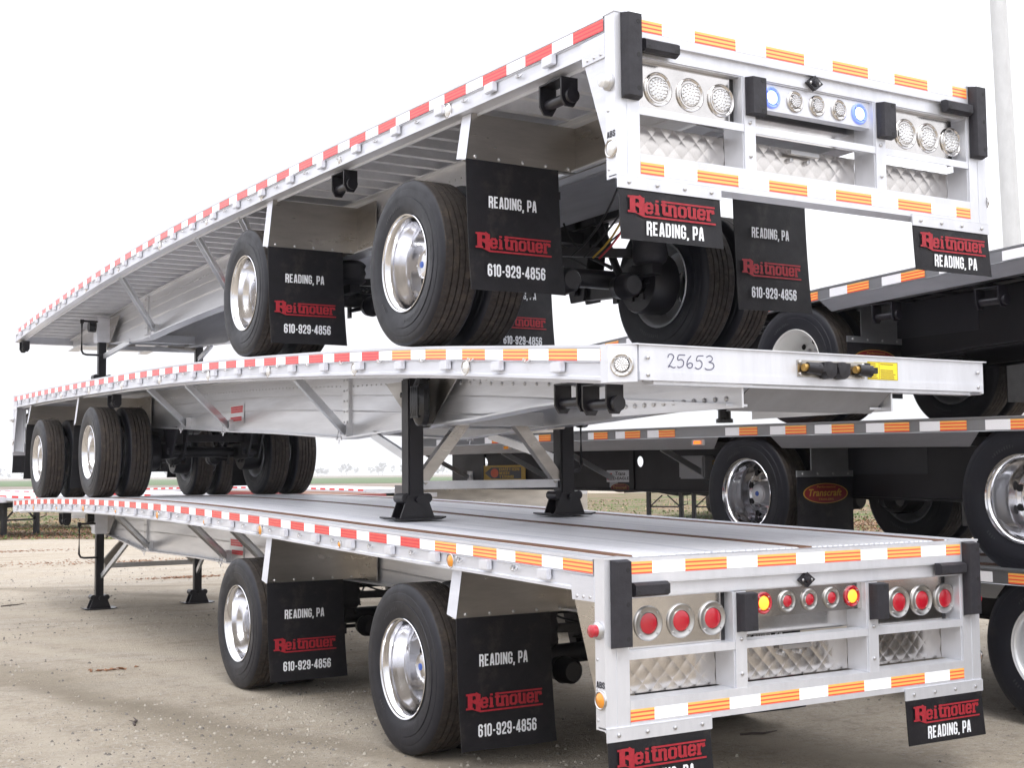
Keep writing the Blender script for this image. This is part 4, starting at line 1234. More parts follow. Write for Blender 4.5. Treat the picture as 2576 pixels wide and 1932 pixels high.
def step_deck(label, X0, zt, axles, zw, stepy, rise, fronty, reary, tape, rim, webx=.70, full=True, front_face=False, deckcol='galvtop', wz=.43):
    """World-aligned builder: left edge at X0, main deck from reary to stepy, upper deck from stepy to fronty."""
    root = thing('step_deck_trailer', label, 'trailer', (X0 + 1.295, 0, 0), 0, 'black step-deck trailers stacked on the right')
    xl = -1.295
    ys = lin(reary, stepy, 24)
    for sd in (-1, 1):
        o_ = 1.295
        p = [(-o_ - .006, 0), (-o_ - .006, -.012), (-o_, -.014), (-o_, -.098), (-o_ - .004, -.102), (-o_ + .05, -.102), (-o_ + .05, -.02), (-o_ + .2, -.02), (-o_ + .2, 0)]
        if sd > 0: p = [(-x, z) for x, z in p][::-1]
        ob('side_rail', MB().ext(p, ys, zt).mesh('side_rail', [M['galv']]), root)
        # lower skirt of the rail, cut away above each wheel
        cuts = sorted(axles)
        a = reary
        spans = []
        for A in cuts:
            spans.append((a, A - .34)); a = A + .32
        spans.append((a, stepy))
        for a, b in spans:
            if b - a < .2: continue
            y = lin(a, b, 8)
            m0 = MB()
            vs = []
            for j, yy in enumerate(y):
                z = zt(yy)
                for x_, dz in ((-1.292, -.103), (-1.262, -.195), (-1.200, -.198), (-1.200, -.205), (-1.268, -.203), (-1.298, -.105)):
                    ee = (.10 if (j == 0 and a > reary) else 0) - (.10 if (j == len(y) - 1 and b < stepy) else 0)
                    vs.append((x_ * -sd * -1 if sd < 0 else -x_, yy + (ee if dz < -.15 else 0), z + dz))
            n = 6
            fs = [(j * n + i, j * n + (i + 1) % n, (j + 1) * n + (i + 1) % n, (j + 1) * n + i) for j in range(len(y) - 1) for i in range(n)]
            fs += [tuple(range(n)), tuple((len(y) - 1) * n + i for i in range(n - 1, -1, -1))]
            if sd < 0: vs = [(-abs(v[0]), v[1], v[2]) for v in vs]
            m0.add(vs, fs)
            ob('rail_skirt', m0.mesh('rail_skirt', [M['galv']]), root)
        segs = [(a, b, 0 if c == 'w' else 2) for a, b, c in tape]
        for sg_ in segs:
            seg_tape('reflective_tape', root, [sg_], lambda s, sd=sd: [(sd * 1.2975, s, zt(s) - .092), (sd * 1.2975, s, zt(s) - .022)], [M['t_wh'], M['t_red'], M['t_flash']])
    # deck boards
    nb = 8
    for k in range(nb):
        a = -1.09 + 2.18 * k / nb
        ob('deck_board', MB().ext([(a + .003, -.004), (a + 2.18 / nb - .003, -.004), (a + 2.18 / nb - .003, -.03), (a + .003, -.03)], lin(reary, stepy, 10), zt).mesh('deck_board', [M['deck'] if k % 3 else M['nailer']]), root)
    s = reary + .3
    me = MB().box(-1.2, 1.2, -.04, .04, -.10, -.001).mesh('cross_member', [M['black2']])
    while s < stepy - .1:
        ob('cross_member', me, root, (0, s, zt(s) - .034)); s += .40
    # main beams with lightening holes
    for sd in (-1, 1):
        mb = MB(); x = sd * (1.295 - webx)
        def cell(y0, y1, hole):
            for side in (-.006, .006):
                zt0, zt1 = zt(y0) - .105, zt(y1) - .105
                zb0, zb1 = zt0 - wz - .07, zt1 - wz - .07
                if not hole:
                    mb.add([(x + side, y0, zb0), (x + side, y1, zb1), (x + side, y1, zt1), (x + side, y0, zt0)], [(0, 1, 2, 3)])
                else:
                    cy = (y0 + y1) / 2; cz = (zt0 + zb0) / 2 + .05; r = .066; n = 16
                    circ = [(x + side, cy + r * math.cos(2 * PI * q / n + PI / 4), cz + r * math.sin(2 * PI * q / n + PI / 4)) for q in range(n)]
                    cor = [(x + side, y1, zt1), (x + side, y0, zt0), (x + side, y0, zb0), (x + side, y1, zb1)]
                    sq = []
                    for q in range(n):
                        e_, t = divmod(q, n // 4); t /= n / 4
                        a = Vector(cor[e_]); b = Vector(cor[(e_ + 1) % 4])
                        sq.append(tuple(a + (b - a) * t))
                    mb.add(circ + sq, [(q, (q + 1) % n, (q + 1) % n + n, q + n) for q in range(n)])
        hy = 5.83 if sd < 0 else 5.83
        holes = [hy + 1.6 * k for k in range(-1, 3)] if full else []
        y = reary + .2
        for c in holes:
            if c - .2 > y and c + .2 < stepy:
                cell(y, c - .2, False); cell(c - .2, c + .2, True); y = c + .2
        cell(y, stepy - .02, False)
        f0 = lambda y: zt(y) - .105 - wz - .07
        mb.ext([(x - .075, 0), (x + .075, 0), (x + .075, -.016), (x - .075, -.016)], lin(reary + .2, stepy, 8), f0)
        f1 = lambda y: zt(y) - .10
        mb.ext([(x - .06, 0), (x + .06, 0), (x + .06, -.012), (x - .06, -.012)], lin(reary + .2, stepy, 8), f1)
        ob('main_beam', mb.mesh('main_beam', [M['black2']]), root)
        if full:
            for yy in (9.45, 7.6, 6.35, 4.70):
                mb = MB().bar((sd * 1.2, yy - .02, zt(yy) - .19), (x + sd * .03, yy + .55 * 0 + .0, f0(yy) + .10), .055, .012, upv=(0, 1, 0))
                mb = MB().bar((sd * 1.2, yy, zt(yy) - .19), (x + sd * .03, yy - .05, f0(yy) + .12), .055, .02, upv=(0, 1, 0))
                b_ = ob('rail_brace', mb.mesh('rail_brace', [M['alu']]), root)
                mb = MB().box(x + sd * .010 - .004, x + sd * .010 + .004, yy - .12, yy + .02, f0(yy) + .02, f0(yy) + .20)
                ob('brace_plate', mb.mesh('brace_plate', [M['galv']]), b_)
                mb = MB().box(x + sd * .012 - .01, x + sd * .012 + .01, yy - .42, yy - .34, f0(yy), zt(yy) - .11)
                ob('web_stiffener', mb.mesh('web_stiffener', [M['black']]), root)
    # upper deck and step
    zs = zt(stepy)
    zr = zs + rise
    mb = MB()
    mb.box(-1.295, 1.295, stepy + .02, fronty, zr - .11, zr)
    ob('upper_deck', mb.mesh('upper_deck', [M['galv']]), root)
    mb = MB().box(-.62, .62, stepy + .02, fronty - .05, zr - .30, zr - .112)
    ob('coupler_box', mb.mesh('coupler_box', [M['black2']]), root)
    mb = MB()
    mb.box(-1.285, 1.285, stepy, stepy + .018, zs + .002, zr)
    for k in range(9):
        mb.lathe([(stepy, .012), (stepy - .005, .009), (stepy - .006, 0)], 8, 1, c=(-1.15 + .29 * k, 0, zr - .06), mi=1)
    ob('step_face', mb.mesh('step_face', [M['stainless'], M['zinc']]), root)
    if front_face:
        for q_ in ((-1.28, -.98, 0), (.98, 1.28, 0)): seg_tape('reflective_tape', root, [q_], lambda s: [(s, stepy - .002, zr - .145), (s, stepy - .002, zr - .090)], [M['t_wh']])
    # wheels
    for A in axles:
        for sd in (-1, 1): wheel_pair(root, sd, A, zw(A), rim)
        axle_set(root, A, zw(A), lambda y: zt(y) - .105 - wz * .9 - .07, M['black2'])
        for sd in (-1, 1):
            s = A - .62
            zo = zw(A) + .19
            mb = MB().box(min(sd * .70, sd * 1.12), max(sd * .70, sd * 1.12), s, s + .006, zo, zt(s) - .11)
            mb.box(min(sd * .66, sd * 1.29), max(sd * .66, sd * 1.29), s - .012, s - .001, zo - .05, zo)
            bk = ob('flap_bracket', mb.mesh('flap_bracket', [M['galv']]), root)
            for q in range(4): ob('bolt', ME_BOLT, bk, (sd * (.72 + .17 * q), s - .013, zo - .025))
            fl = ob('mud_flap', MB().box(sd * .975 - .31, sd * .975 + .31, s - .008, s + .0, zo - .50, zo - .03).mesh('mud_flap', [M['flap']]), root)
            if sd < 0: oval_badge(fl, sd * .975, s - .010, zo - .185, .50, .165)
            mb = MB().box(sd * .60 - .005, sd * .60 + .005, s - .75, s + .15, zt(s) - .42, zt(s) - .12)
            ob('beam_side_panel', mb.mesh('beam_side_panel', [M['grey_web']]), root)
            # dock-style strap winch under the rail
            if rim == 'rimwhite':
                ob('strap_winch', ME_WINCH, root, (sd * 1.21, s - .35, zt(s) - .205), (0, 0, 0 if sd < 0 else PI))
                ob('strap_winch', ME_WINCH, root, (sd * 1.21, s - 1.35, zt(s) - .205), (0, 0, 0 if sd < 0 else PI))
    # rear bumper frame
    mb = MB().box(-1.29, 1.29, reary - .06, reary - .002, zt(reary) - .20, zt(reary) - .002)
    for sd in (-1, 1): mb.box(sd * .8 - .05, sd * .8 + .05, reary - .05, reary - .01, zt(reary) - .70, zt(reary) - .20)
    mb.box(-1.2, 1.2, reary - .06, reary, zt(reary) - .78, zt(reary) - .70)
    ob('rear_bumper', mb.mesh('rear_bumper', [M['black']]), root)
    return root

# R2 - middle
r2 = lambda y: float(np.interp(y, [-2.3, .67, 3.7, 5.76, 9.4], [2.00, 2.034, 2.078, 2.100, 2.115]))
r2t = [(9.14, 9.33, 'w'), (8.96 - .21, 8.96, 'r')]
r2t = []
for a, b, c in [(5.763, 5.665, 5.427), (5.294, 5.141, 4.898), (4.786, 4.613, 4.372), (3.677, 3.497, 3.267), (3.114, 2.933, 2.691), (2.598, 2.414, 2.177), (2.055, 1.873, 1.632), (1.537, 1.353, 1.119), (.963, .758, .52), (.42, .24, 0.0), (-.1, -.28, -.52), (6.86, 6.683, 6.45), (7.829, 7.672, 7.467), (9.0, 8.82, 8.60)]:
    r2t += [(b, a, 'w'), (c, b, 'r')]
R2 = step_deck('middle black step-deck trailer of the right stack, bright polished wheels and web holes', 2.6, r2, (.70, 3.45), lambda a: 1.487 if a > 2 else 1.478, 9.9, .45, 12.3, -2.2, r2t, 'chrome')
# extras seen on its near beam (frame coordinates: x measured from the trailer centre)
xb = -.595 - .012
mb = MB().box(xb - .16, xb - .01, 4.62, 5.00, 1.61, 1.83)
ob('tool_box', mb.mesh('tool_box', [M['greybox']], bevel=.015), R2)
mb = MB()
mb.tube([(xb - .02, 4.25, 1.80), (xb - .04, 4.5, 1.785), (xb - .06, 4.75, 1.765)], .005, 6); mb.tube([(xb - .02, 4.25, 1.74), (xb - .04, 4.5, 1.745), (xb - .06, 4.75, 1.76)], .005, 6)
ob('pull_cord', mb.mesh('pull_cord', [M['wire_y']]), R2)
mb = MB().box(6.03 - .0, 6.37, 0, 0, 0, 0) if False else MB()
mb.box(xb - .004, xb, 5.98, 6.42, 1.575, 1.70, 0)
pl = ob('name_plate', mb.mesh('name_plate', [M['ink_white']]), R2)
mb = MB(); put_text(mb, 'Trans', -.06, .12, .065, .105, 0, offset=.02, shear=.2); put_text(mb, 'D-EAGLE', -.10, .18, .02, .05, 0, offset=.02)
quadxz(mb, -.21, -.12, .02, .035, 1); quadxz(mb, -.21, -.12, .05, .06, 1); quadxz(mb, -.21, -.12, .075, .09, 1)
ob('lettering', mb.mesh('lettering', [M['ink_black'], M['warn_red']]), pl, (xb - .006, 6.20, 1.580), (0, 0, -PI / 2))
oval_badge(R2, xb - .004, 6.18, 1.515, .34, .095, -PI / 2)
# caution sign on the near beam
mb = MB().box(xb - .010, xb - .004, 8.06, 9.04, 1.59, 1.775, 0)
sg = ob('caution_sign', mb.mesh('caution_sign', [M['sign_yellow']]), R2)
mb = MB()
mb.add([(-.46, 0, .09), (-.28, 0, .165), (-.28, 0, .015)], [(0, 1, 2)], 0)
quadxz(mb, -.28, .40, .022, .158, 0)
n = 20
mb.add([(-.22, -.001, .09)] + [(-.22 + .095 * math.cos(2 * PI * k / n), -.001, .09 + .055 * math.sin(2 * PI * k / n)) for k in range(n)], [(0, 1 + k, 1 + (k + 1) % n) for k in range(n)], 1)
strokes(mb, 'CAUTION', -.11, .36, .118, .150, 2, -.001); strokes(mb, 'WIDE', -.11, .16, .074, .106, 2, -.001); strokes(mb, 'TURNS', -.11, .23, .030, .062, 2, -.001)
M['sign_grey'] = mat('sign_grey', (.10, .10, .11), .5)
M['sign_dot'] = mat('sign_orange_dot', (.75, .13, .05), .4)
ob('sign_print', mb.mesh('sign_print', [M['sign_grey'], M['sign_dot'], M['sign_yellow']]), sg, (xb - .0115, 8.55, 1.592), (0, 0, -PI / 2))
for y in (7.35, 4.05, 8.85):
    mb = MB().box(-.012, .0, -.09, .09, -.025, .025, 0).box(-.022, -.012, -.05, .05, -.018, .018, 1)
    ob('side_marker_lamp', mb.mesh('side_marker_lamp', [M['zinc'], M['lamp_orange'] if y < 5 else M['lens_amber']], bevel=.003), R2, (-1.285, y, r2(y) - .145))
# R3 - top
r3 = lambda y: float(np.interp(y, [-2.3, .87, 1.85, 2.87, 5.44, 9.4], [3.35, 3.255, 3.224, 3.19, 3.050, 2.88]))
r3t = []
for k in range(-6, 14):
    a = .62 + k * .565
    r3t += [(a + .235, a + .43, 'w'), (a, a + .235, 'r')]
R3 = step_deck('topmost black step-deck trailer of the right stack, white steel wheels', 2.95, r3, (.35, 3.2), lambda a: 2.578 if a > 2 else 2.545, 9.4, .30, 12.3, -2.2, [q for q in r3t if q[0] > -2.1 and q[1] < 9.2], 'rimwhite', full=False, wz=.40)
# R1 - bottom
r1 = lambda y: float(np.interp(y, [-4.5, .9, 9.4], [.985, 1.012, 1.02]))
r1t = []
for k in range(-8, 16):
    a = .60 + k * .565
    r1t += [(a - .30, a - .10, 'w'), (a - .10 + .0, a + .14, 'r')]
R1 = step_deck('bottom black step-deck trailer of the right stack, standing on the gravel with dull grey wheels', 2.5, r1, (-2.4, .45), lambda a: TR, 9.4, .52, 9.95, -4.4, [q for q in r1t if q[0] > -4.3 and q[1] < 9.2], 'rimdull', full=False, front_face=True, wz=.24)

# ================================================================== BACKGROUND TRAILERS
def far_trailer(label, nose, yawd, L=13.5, deckz=1.15, railm='rail', tape=True, legs=True):
    root = thing('parked_flatbed', label, 'trailer', (nose[0], nose[1], 0), yawd, 'flatbeds parked across the yard')
    # local: nose at y = 0, body towards +Y
    zf = lambda y: deckz + .12 * (1 - ((y - L * .5) / (L * .5)) ** 2)
    ys = lin(0, L, 15)
    for sd in (-1, 1):
        p = [(sd * 1.295, 0), (sd * 1.295, -.16), (sd * 1.22, -.16), (sd * 1.22, -.03)]
        ob('side_rail', MB().ext(p, ys, zf).mesh('side_rail', [M[railm]]), root)
        if tape:
            segs = []; s = .1
            while s < L - .3:
                segs += [(s, s + .26, 1), (s + .26, s + .46, 0)]; s += .46
            seg_tape('reflective_tape', root, segs, lambda s, sd=sd: [(sd * 1.299, s, zf(s) - .075), (sd * 1.299, s, zf(s) - .015)], [M['t_wh'], M['t_red']])
    ob('deck', MB().ext([(-1.219, -.002), (1.219, -.002), (1.219, -.05), (-1.219, -.05)], ys, zf).mesh('deck', [M['rail' if railm == 'rail' else 'nailer']]), root)
    ob('front_beam', MB().box(-1.29, 1.29, -.02, -.001, deckz - .17, deckz).mesh('front_beam', [M[railm]]), root)
    for sd in (-1, 1):
        zb = lambda y: zf(y) - float(np.interp(y, [0, 2.5, 4.5, L], [.28, .35, .60, .45]))
        mb = MB()
        yy = lin(.1, L - .1, 12); vs = []
        for y in yy: vs += [(sd * .5, y, zf(y) - .05), (sd * .5, y, zb(y)), (sd * .52, y, zb(y)), (sd * .52, y, zf(y) - .05)]
        mb.add(vs, [(4 * j + i, 4 * j + (i + 1) % 4, 4 * j + 4 + (i + 1) % 4, 4 * j + 4 + i) for j in range(11) for i in range(4)])
        ob('main_beam', mb.mesh('main_beam', [M['black2']]), root)
        if legs:
            lg = ob('landing_leg', MB().box(sd * .62 - .065, sd * .62 + .065, 2.3 - .065, 2.3 + .065, .02, deckz - .1).mesh('landing_leg', [M['black']]), root)
            ob('landing_foot', MB().box(sd * .62 - .16, sd * .62 + .16, 2.3 - .14, 2.3 + .14, 0, .02).mesh('landing_foot', [M['black']]), lg)
    if legs:
        mb = MB().bar((-.55, 2.3, .45), (.55, 2.3, .45), .04, .05).bar((-.55, 2.3, .47), (-.1, 2.3, .85), .04, .04).bar((.55, 2.3, .47), (.1, 2.3, .85), .04, .04)
        mb.tube([(.68, 2.2, .85), (.88, 2.2, .85), (.90, 2.2, .55), (.70, 2.2, .5)], .018, 6)
        ob('leg_brace', mb.mesh('leg_brace', [M['black']]), root)
    for y in (L - 2.2, L - 3.4):
        for x in (-1.15, 1.15, -.82, .82):
            w_ = ob('wheel', ME_RIM_IN, root, (x, y, TR)); ob('tyre', ME_TYRE_LO, w_)
        ob('axle', MB().tube([(-.7, y, TR), (.7, y, TR)], .07, 8).mesh('axle', [M['black']]), root)
    return root

def gp(px, py_d, lat=0):
    """ground point on the ray through picture column px at depth d"""
    d = fw + rt * ((px - 1288) / FPX)
    d = Vector((d.x, d.y, 0))
    return (CAM_POS.x + d.x * py_d, CAM_POS.y + d.y * py_d)
far_trailer('pale flatbed at the left edge, leg standing on the grass', gp(34, 37.2), R(33), 14)
far_trailer('pale flatbed on the grass behind the front legs of the near stack', gp(205, 37.5), R(33), 14)
far_trailer('long white flatbed with dashed red tape beyond the middle wheels', gp(975, 49), R(25), 14, 1.14)
far_trailer('low rust-red flatbed lying in front of the white one, beyond the deck', gp(903, 46), R(18), 13, .98, 'tar', False)
far_trailer('white flatbed seen between the two wheel pairs of the middle trailer', gp(465, 41), R(28), 14, 1.14)
far_trailer('dark flatbed on straw-coloured grass, seen low under the right stack', gp(1597, 44), R(-62), 13, 1.25, 'galv')
far_trailer('second dark flatbed on the grass right of the first, under the right stack', gp(1728, 43), R(-58), 13, 1.25, 'galv')

# ================================================================== POLE
px = gp(2577, 26)
pole = thing('light_pole', 'tall white pole with rust stains and a rusty collar, behind the right stack', 'pole', (px[0], px[1], 0))
lean = R(1.3)
pole.rotation_euler = (0, -lean, -yaw)
ob('pole_shaft', MB().lathe([(5.78, .176), (12, .162), (18, .150), (18, 0)], 28, 2).mesh('pole_shaft', [M['pole']], 40), pole)
ob('pole_base', MB().lathe([(0, .198), (5.62, .194), (5.62, 0)], 28, 2).mesh('pole_base', [M['pole']], 40), pole)
ob('pole_collar', MB().lathe([(5.62, .200), (5.70, .208), (5.76, .212), (5.79, .19), (5.80, .170)], 28, 2).mesh('pole_collar', [M['rust']], 40), pole)
ob('band', MB().lathe([(5.30, .196), (5.30, .203), (5.325, .203), (5.325, .196)], 28, 2).mesh('band', [M['zinc']], 40), pole)

# ================================================================== GROUND
def ground_mat(name, cols, scales, bump=.3):
    m_ = bpy.data.materials.new(name); m_.use_nodes = True
    t = m_.node_tree; b = t.nodes['Principled BSDF']; b.inputs['Roughness'].default_value = .95
    b.inputs['Specular IOR Level'].default_value = .15
    co = t.nodes.new('ShaderNodeTexCoord')
    prev = None
    for (c, sc, lo_, hi_, st) in cols:
        if prev is None:
            prev = t.nodes.new('ShaderNodeRGB'); prev.outputs[0].default_value = (*c, 1); prev = prev.outputs[0]
            continue
        mp = t.nodes.new('ShaderNodeMapping'); mp.inputs['Scale'].default_value = st; mp.inputs['Rotation'].default_value = (0, 0, .5)
        t.links.new(co.outputs['Object'], mp.inputs[0])
        n = t.nodes.new('ShaderNodeTexNoise'); n.inputs['Scale'].default_value = sc; n.inputs['Detail'].default_value = 7; n.inputs['Roughness'].default_value = .62; n.inputs['Distortion'].default_value = .25 if sc < 3 else 0
        t.links.new(mp.outputs[0], n.inputs['Vector'])
        r = t.nodes.new('ShaderNodeMapRange'); r.inputs['From Min'].default_value = lo_; r.inputs['From Max'].default_value = hi_
        t.links.new(n.outputs['Fac'], r.inputs['Value'])
        x = t.nodes.new('ShaderNodeMix'); x.data_type = 'RGBA'
        t.links.new(r.outputs[0], x.inputs[0]); t.links.new(prev, x.inputs[6]); x.inputs[7].default_value = (*c, 1)
        prev = x.outputs[2]
    if name == 'gravel_ground':
        # packed wheel tracks: pairs of arcs left by turning trailers
        nz = t.nodes.new('ShaderNodeTexNoise'); nz.inputs['Scale'].default_value = .7; nz.inputs['Detail'].default_value = 4
        t.links.new(co.outputs['Object'], nz.inputs['Vector'])
        for (cx, cy, r0, wd, col_, amt) in ((-16, 3, 13.0, .26, (.44, .39, .32), .6), (-16, 3, 14.9, .26, (.44, .39, .32), .6), (-16, 3, 13.95, .45, (.21, .18, .135), .55), (-22, -2, 21.0, .30, (.20, .17, .13), .6), (-22, -2, 23.0, .30, (.42, .37, .30), .6), (9, 34, 20.5, .3, (.22, .185, .14), .6), (9, 34, 22.6, .35, (.44, .39, .32), .6), (40, 40, 47.5, .4, (.20, .17, .13), .5), (40, 40, 50.0, .4, (.43, .38, .31), .5)):
            vd = t.nodes.new('ShaderNodeVectorMath'); vd.operation = 'DISTANCE'; vd.inputs[1].default_value = (cx, cy, 0)
            t.links.new(co.outputs['Object'], vd.inputs[0])
            a_ = t.nodes.new('ShaderNodeMath'); a_.operation = 'MULTIPLY_ADD'; a_.inputs[1].default_value = .9; t.links.new(nz.outputs['Fac'], a_.inputs[0]); t.links.new(vd.outputs['Value'], a_.inputs[2])
            b_ = t.nodes.new('ShaderNodeMath'); b_.operation = 'SUBTRACT'; b_.inputs[1].default_value = r0 + .45; t.links.new(a_.outputs[0], b_.inputs[0])
            c_ = t.nodes.new('ShaderNodeMath'); c_.operation = 'ABSOLUTE'; t.links.new(b_.outputs[0], c_.inputs[0])
            d_ = t.nodes.new('ShaderNodeMapRange'); d_.interpolation_type = 'SMOOTHSTEP'; d_.inputs['From Min'].default_value = wd; d_.inputs['From Max'].default_value = 0; d_.inputs['To Min'].default_value = 0; d_.inputs['To Max'].default_value = amt
            t.links.new(c_.outputs[0], d_.inputs['Value'])
            x_ = t.nodes.new('ShaderNodeMix'); x_.data_type = 'RGBA'; t.links.new(d_.outputs[0], x_.inputs[0]); t.links.new(prev, x_.inputs[6]); x_.inputs[7].default_value = (*col_, 1)
            prev = x_.outputs[2]
    t.links.new(prev, b.inputs['Base Color'])
    if bump:
        n = t.nodes.new('ShaderNodeTexNoise'); n.inputs['Scale'].default_value = 38; n.inputs['Detail'].default_value = 9; n.inputs['Roughness'].default_value = .75
        t.links.new(co.outputs['Object'], n.inputs['Vector'])
        bp = t.nodes.new('ShaderNodeBump'); bp.inputs['Strength'].default_value = bump; bp.inputs['Distance'].default_value = .03
        t.links.new(n.outputs['Fac'], bp.inputs['Height']); t.links.new(bp.outputs[0], b.inputs['Normal'])
    return m_
one = (1, 1, 1)
MG = ground_mat('gravel_ground', [((.405, .352, .280), 1, 0, 1, one), ((.42, .375, .315), .30, .44, .62, (1, 3.4, 1)), ((.30, .255, .195), .55, .52, .70, (1, 4.5, 1)), ((.34, .292, .23), 1.8, .54, .72, (1, 2.2, 1)),
                                  ((.245, .213, .172), 7, .50, .76, one), ((.46, .42, .37), 24, .52, .66, one), ((.17, .15, .125), 48, .55, .68, one), ((.25, .218, .175), 110, .54, .66, one)], None, .9)
MGR = ground_mat('dry_grass_ground', [((.17, .125, .085), 1, 0, 1, one), ((.075, .105, .035), .35, .48, .60, (1, 1, 1)), ((.22, .14, .09), 2.2, .55, .72, one), ((.28, .22, .15), 9, .56, .74, one)], None, .6)
MGF = ground_mat('green_crop_ground', [((.085, .13, .055), 1, 0, 1, one), ((.11, .14, .075), .02, .4, .7, (1, 5, 1))], None, 0)
MBF = ground_mat('bare_field_ground', [((.23, .19, .16), 1, 0, 1, one), ((.17, .15, .13), .01, .4, .7, (1, 6, 1))], None, 0)

# main sheet
mb = MB()
rings = [0, 4, 8, 14, 22, 35, 60, 110, 200, 400, 800, 1500, 2800]
n = 64; vs = []; fs = []
for r_ in rings[1:]:
    for k in range(n):
        a = 2 * PI * k / n
        vs.append((r_ * math.cos(a), r_ * math.sin(a), 0))
vs.append((0, 0, 0)); c = len(vs) - 1
for k in range(n): fs.append((c, k, (k + 1) % n))
for j in range(len(rings) - 2):
    for k in range(n): fs.append((j * n + k, (j + 1) * n + k, (j + 1) * n + (k + 1) % n, j * n + (k + 1) % n))
mb.add(vs, fs)
g = ob('ground', mb.mesh('ground', [MG])); g['kind'] = 'structure'
def sheet(name, m_, d0, d1, z, px0=-1500, px1=4200, wob=.0, n=60):
    mb = MB(); vs = []
    for j in range(2):
        for k in range(n + 1):
            px = px0 + (px1 - px0) * k / n
            d = (d0 if j == 0 else d1) * (1 + wob * noise.noise(Vector((k * .35, j * 9.1, 2.2))) + (wob * .5 * noise.noise(Vector((k * 1.3, j * 9.1, 5.2)))))
            x, y = gp(px, d)
            vs.append((x, y, z))
    mb.add(vs, [(k, k + 1, k + 1 + n + 1, k + n + 1) for k in range(n)])
    o = ob(name, mb.mesh(name, [m_])); o['kind'] = 'structure'
    return o
sheet('grass_verge', MGR, 35.5, 105, .006, wob=.04, n=160)
sheet('bare_field', MBF, 175, 2600, .02)
sheet('green_field', MGF, 240, 640, .06)

# grass on the verge: dry and green blades, fallen leaves (stuff)
def scatter(name, n, fn, mats, kind='stuff'):
    mb = MB()
    for i in range(n): fn(mb, i)
    o = ob(name, mb.mesh(name, mats)); o['kind'] = kind
    return o
rn = random.Random(11)
def blade(mb, i):
    pxx = rn.uniform(-60, 2650); d = rn.uniform(35.5, 78)
    x, y = gp(pxx, d)
    if noise.noise(Vector((x * .12, y * .12, 0))) + rn.uniform(-.3, .3) < -.05 and rn.random() < .7: return
    h = rn.uniform(.02, .09); a = rn.uniform(0, 2 * PI); w = rn.uniform(.02, .06); l = rn.uniform(-.09, .09)
    g_ = 0 if noise.noise(Vector((x * .09 + 7, y * .09, 3))) > .05 else 1
    dx, dy = math.cos(a) * w, math.sin(a) * w
    mb.add([(x - dx, y - dy, .004), (x + dx, y + dy, .004), (x + l, y + l * .6, h)], [(0, 1, 2)], g_ if rn.random() < .85 else 1 - g_)
M['gr_g'] = mat('green_grass', (.10, .15, .04), .8); M['gr_d'] = mat('dry_grass', (.33, .24, .14), .85)
scatter('grass', 26000, blade, [M['gr_g'], M['gr_d']])
def leaf(mb, i):
    d = rn.uniform(35.8, 44); x, y = gp(rn.uniform(-60, 2600), d)
    s = rn.uniform(.02, .05); a = rn.uniform(0, PI)
    mb.add([(x - s * math.cos(a), y - s * math.sin(a), .02), (x + s * math.sin(a), y - s * math.cos(a), .035), (x + s * math.cos(a), y + s * math.sin(a), .02), (x - s * math.sin(a), y + s * math.cos(a), .045)], [(0, 1, 2, 3)], 0)
scatter('fallen_leaves', 13000, leaf, [M['leaf']])
# pebbles lying on the yard (stuff)
def pebble(mb, i):
    d = 4.2 + 20 * rn.random() ** 1.5
    x, y = gp(rn.uniform(-80, 2660), d)
    if noise.noise(Vector((x * .45, y * .45, 8))) + rn.uniform(-.35, .35) < -.02: return
    s = rn.choice((.003, .003, .004, .004, .005, .006, .011)) * rn.uniform(.7, 1.4) * (1 + d * .02)
    a = rn.uniform(0, PI); ca, sa = math.cos(a) * s, math.sin(a) * s
    h = s * rn.uniform(.6, 1.0)
    mb.add([(x + ca, y + sa, 0), (x - sa * .8, y + ca * .8, 0), (x - ca, y - sa, 0), (x + sa * .8, y - ca * .8, 0), (x + ca * .3, y + sa * .2, h), (x - ca * .4, y - sa * .3, h * .9)],
           [(0, 1, 4), (1, 5, 4), (1, 2, 5), (2, 3, 5), (3, 4, 5), (3, 0, 4)], 0 if rn.random() < .62 else 1)
scatter('pebbles', 42000, pebble, [M['stone'], M['stone2']])
def chips(mb, i):
    cx, cy = [(.24, 21.7), (2.16, 21.2), (1.84, 16.5), (-1.87, 6.65), (.9, 26.5)][i % 5]
    sp_ = [1.3, .7, .35, .10, .8][i % 5]
    if i % 5 == 3 and rn.random() < .9: return
    x = cx + rn.gauss(0, sp_); y = cy + rn.gauss(0, sp_ * .35)
    s = rn.uniform(.012, .035); a = rn.uniform(0, PI)
    mb.add([(x - s * math.cos(a), y - s * math.sin(a), .003), (x + s * .5 * math.sin(a), y - s * .5 * math.cos(a), .012), (x + s * math.cos(a), y + s * math.sin(a), .003), (x - s * .5 * math.sin(a), y + s * .5 * math.cos(a), .016)], [(0, 1, 2, 3)], 0)
scatter('leaf_litter', 1500, chips, [M['leaf']])
for (x, y, a, L_, lb) in ((-1.466, 13.2, .2, .34, 'dark curved twig on the gravel at far left'), (-2.35, 4.06, 1.25, .20, 'forked twig on the gravel left of the rear wheel'), (.88, 1.40, -.5, .24, 'bent dark strip on the gravel under the bottom trailer')):
    t = thing('twig', lb, 'twig', (x, y, 0), a)
    p = [(-L_ / 2, 0, .006), (-L_ / 5, .012, .010), (L_ / 8, -.006, .012), (L_ / 2, .02, .022)]
    ob('twig_stem', MB().tube(p, [.008, .009, .007, .003], 6).mesh('twig_stem', [M['twig']], 50), t)
    ob('side_twig', MB().tube([(0, 0, .010), (L_ / 3, .05, .012)], [.005, .002], 5).mesh('side_twig', [M['twig']], 50), t)

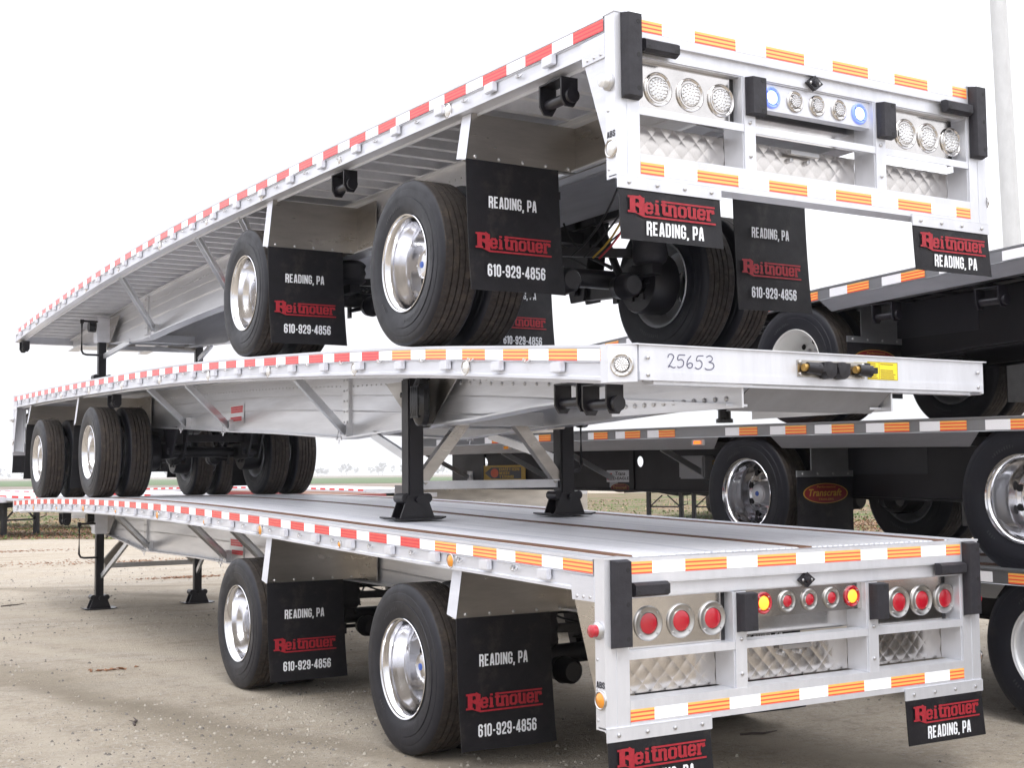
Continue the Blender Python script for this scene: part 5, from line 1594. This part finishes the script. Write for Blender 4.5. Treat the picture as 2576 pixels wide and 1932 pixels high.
# ================================================================== FAR TREES (bare, hazy)
M['bark'] = mat('far_bark', (.10, .085, .075), .9)
M['crown'] = mat('bare_crown', (.09, .09, .085), .9, 0, 2, .3)
def tree_meshes(seed):
    r_ = random.Random(seed)
    H = r_.uniform(9, 14); W_ = r_.uniform(4, 7.5)
    tr = MB()
    tr.tube([(0, 0, 0), (.1, 0, H * .3), (.2, .1, H * .75)], [.35, .25, .08], 6)
    for k in range(9):
        a = r_.uniform(0, 2 * PI); z = H * r_.uniform(.2, .6); l = W_ * r_.uniform(.3, .55)
        tr.tube([(.1, 0, z), (l * .5 * math.cos(a), l * .5 * math.sin(a), z + l * .5), (l * math.cos(a), l * math.sin(a), z + l * .9)], [.14, .09, .03], 4)
    cr = MB()
    cl = [(r_.gauss(0, W_ * .24), r_.gauss(0, W_ * .24), H * r_.uniform(.35, .95), r_.uniform(.8, 1.9)) for _ in range(16)]
    for k in range(520):
        c = r_.choice(cl)
        d = Vector((r_.gauss(0, 1), r_.gauss(0, 1), r_.gauss(0, 1))).normalized() * c[3] * r_.random() ** .4
        p = Vector(c[:3]) + d
        s = r_.uniform(.35, .9)
        a = Vector((r_.gauss(0, 1), r_.gauss(0, 1), r_.gauss(0, 1))).normalized() * s; b = Vector((r_.gauss(0, 1), r_.gauss(0, 1), r_.gauss(0, 1))).normalized() * s
        cr.add([p - a, p + b, p + a * 1.5], [(0, 1, 2)])
    return tr.mesh('trunk', [M['bark']]), cr.mesh('crown', [M['crown']])
TM = [tree_meshes(s) for s in range(6)]
rt_ = random.Random(4)
for i in range(64):
    pxx = -60 + (1100 + 60) * (i + rt_.uniform(-.6, .6)) / 52
    d = rt_.uniform(2050, 2400)
    x, y = gp(pxx, d)
    k = rt_.randrange(6)
    sc0 = rt_.uniform(.6, 1.15) * (1.25 if pxx < 760 else 1.6)
    t = thing('bare_tree', 'small bare hazy tree in the far tree line across the field', 'tree', (x, y, 0), rt_.uniform(0, 6), 'far tree line')
    t.scale = (sc0 * rt_.uniform(.9, 1.5), sc0 * rt_.uniform(.9, 1.5), sc0)
    ob('trunk', TM[k][0], t); ob('crown', TM[k][1], t)

# ================================================================== HAZE
HAZE = True
if HAZE:
    hz = bpy.data.materials.new('haze_air'); hz.use_nodes = True
    t = hz.node_tree; t.nodes.clear()
    o_ = t.nodes.new('ShaderNodeOutputMaterial'); v_ = t.nodes.new('ShaderNodeVolumePrincipled')
    v_.inputs['Color'].default_value = (.93, .95, .98, 1)
    v_.inputs['Density'].default_value = .00032
    v_.inputs['Anisotropy'].default_value = 0.0
    t.links.new(v_.outputs[0], o_.inputs['Volume'])
    h_ = ob('haze', MB().box(-2900, 2900, -2900, 2900, -1, 32).mesh('haze', [hz])); h_['kind'] = 'stuff'
S.cycles.volume_bounces = 1
S.cycles.max_bounces = 8
S.cycles.volume_step_rate = 1.0
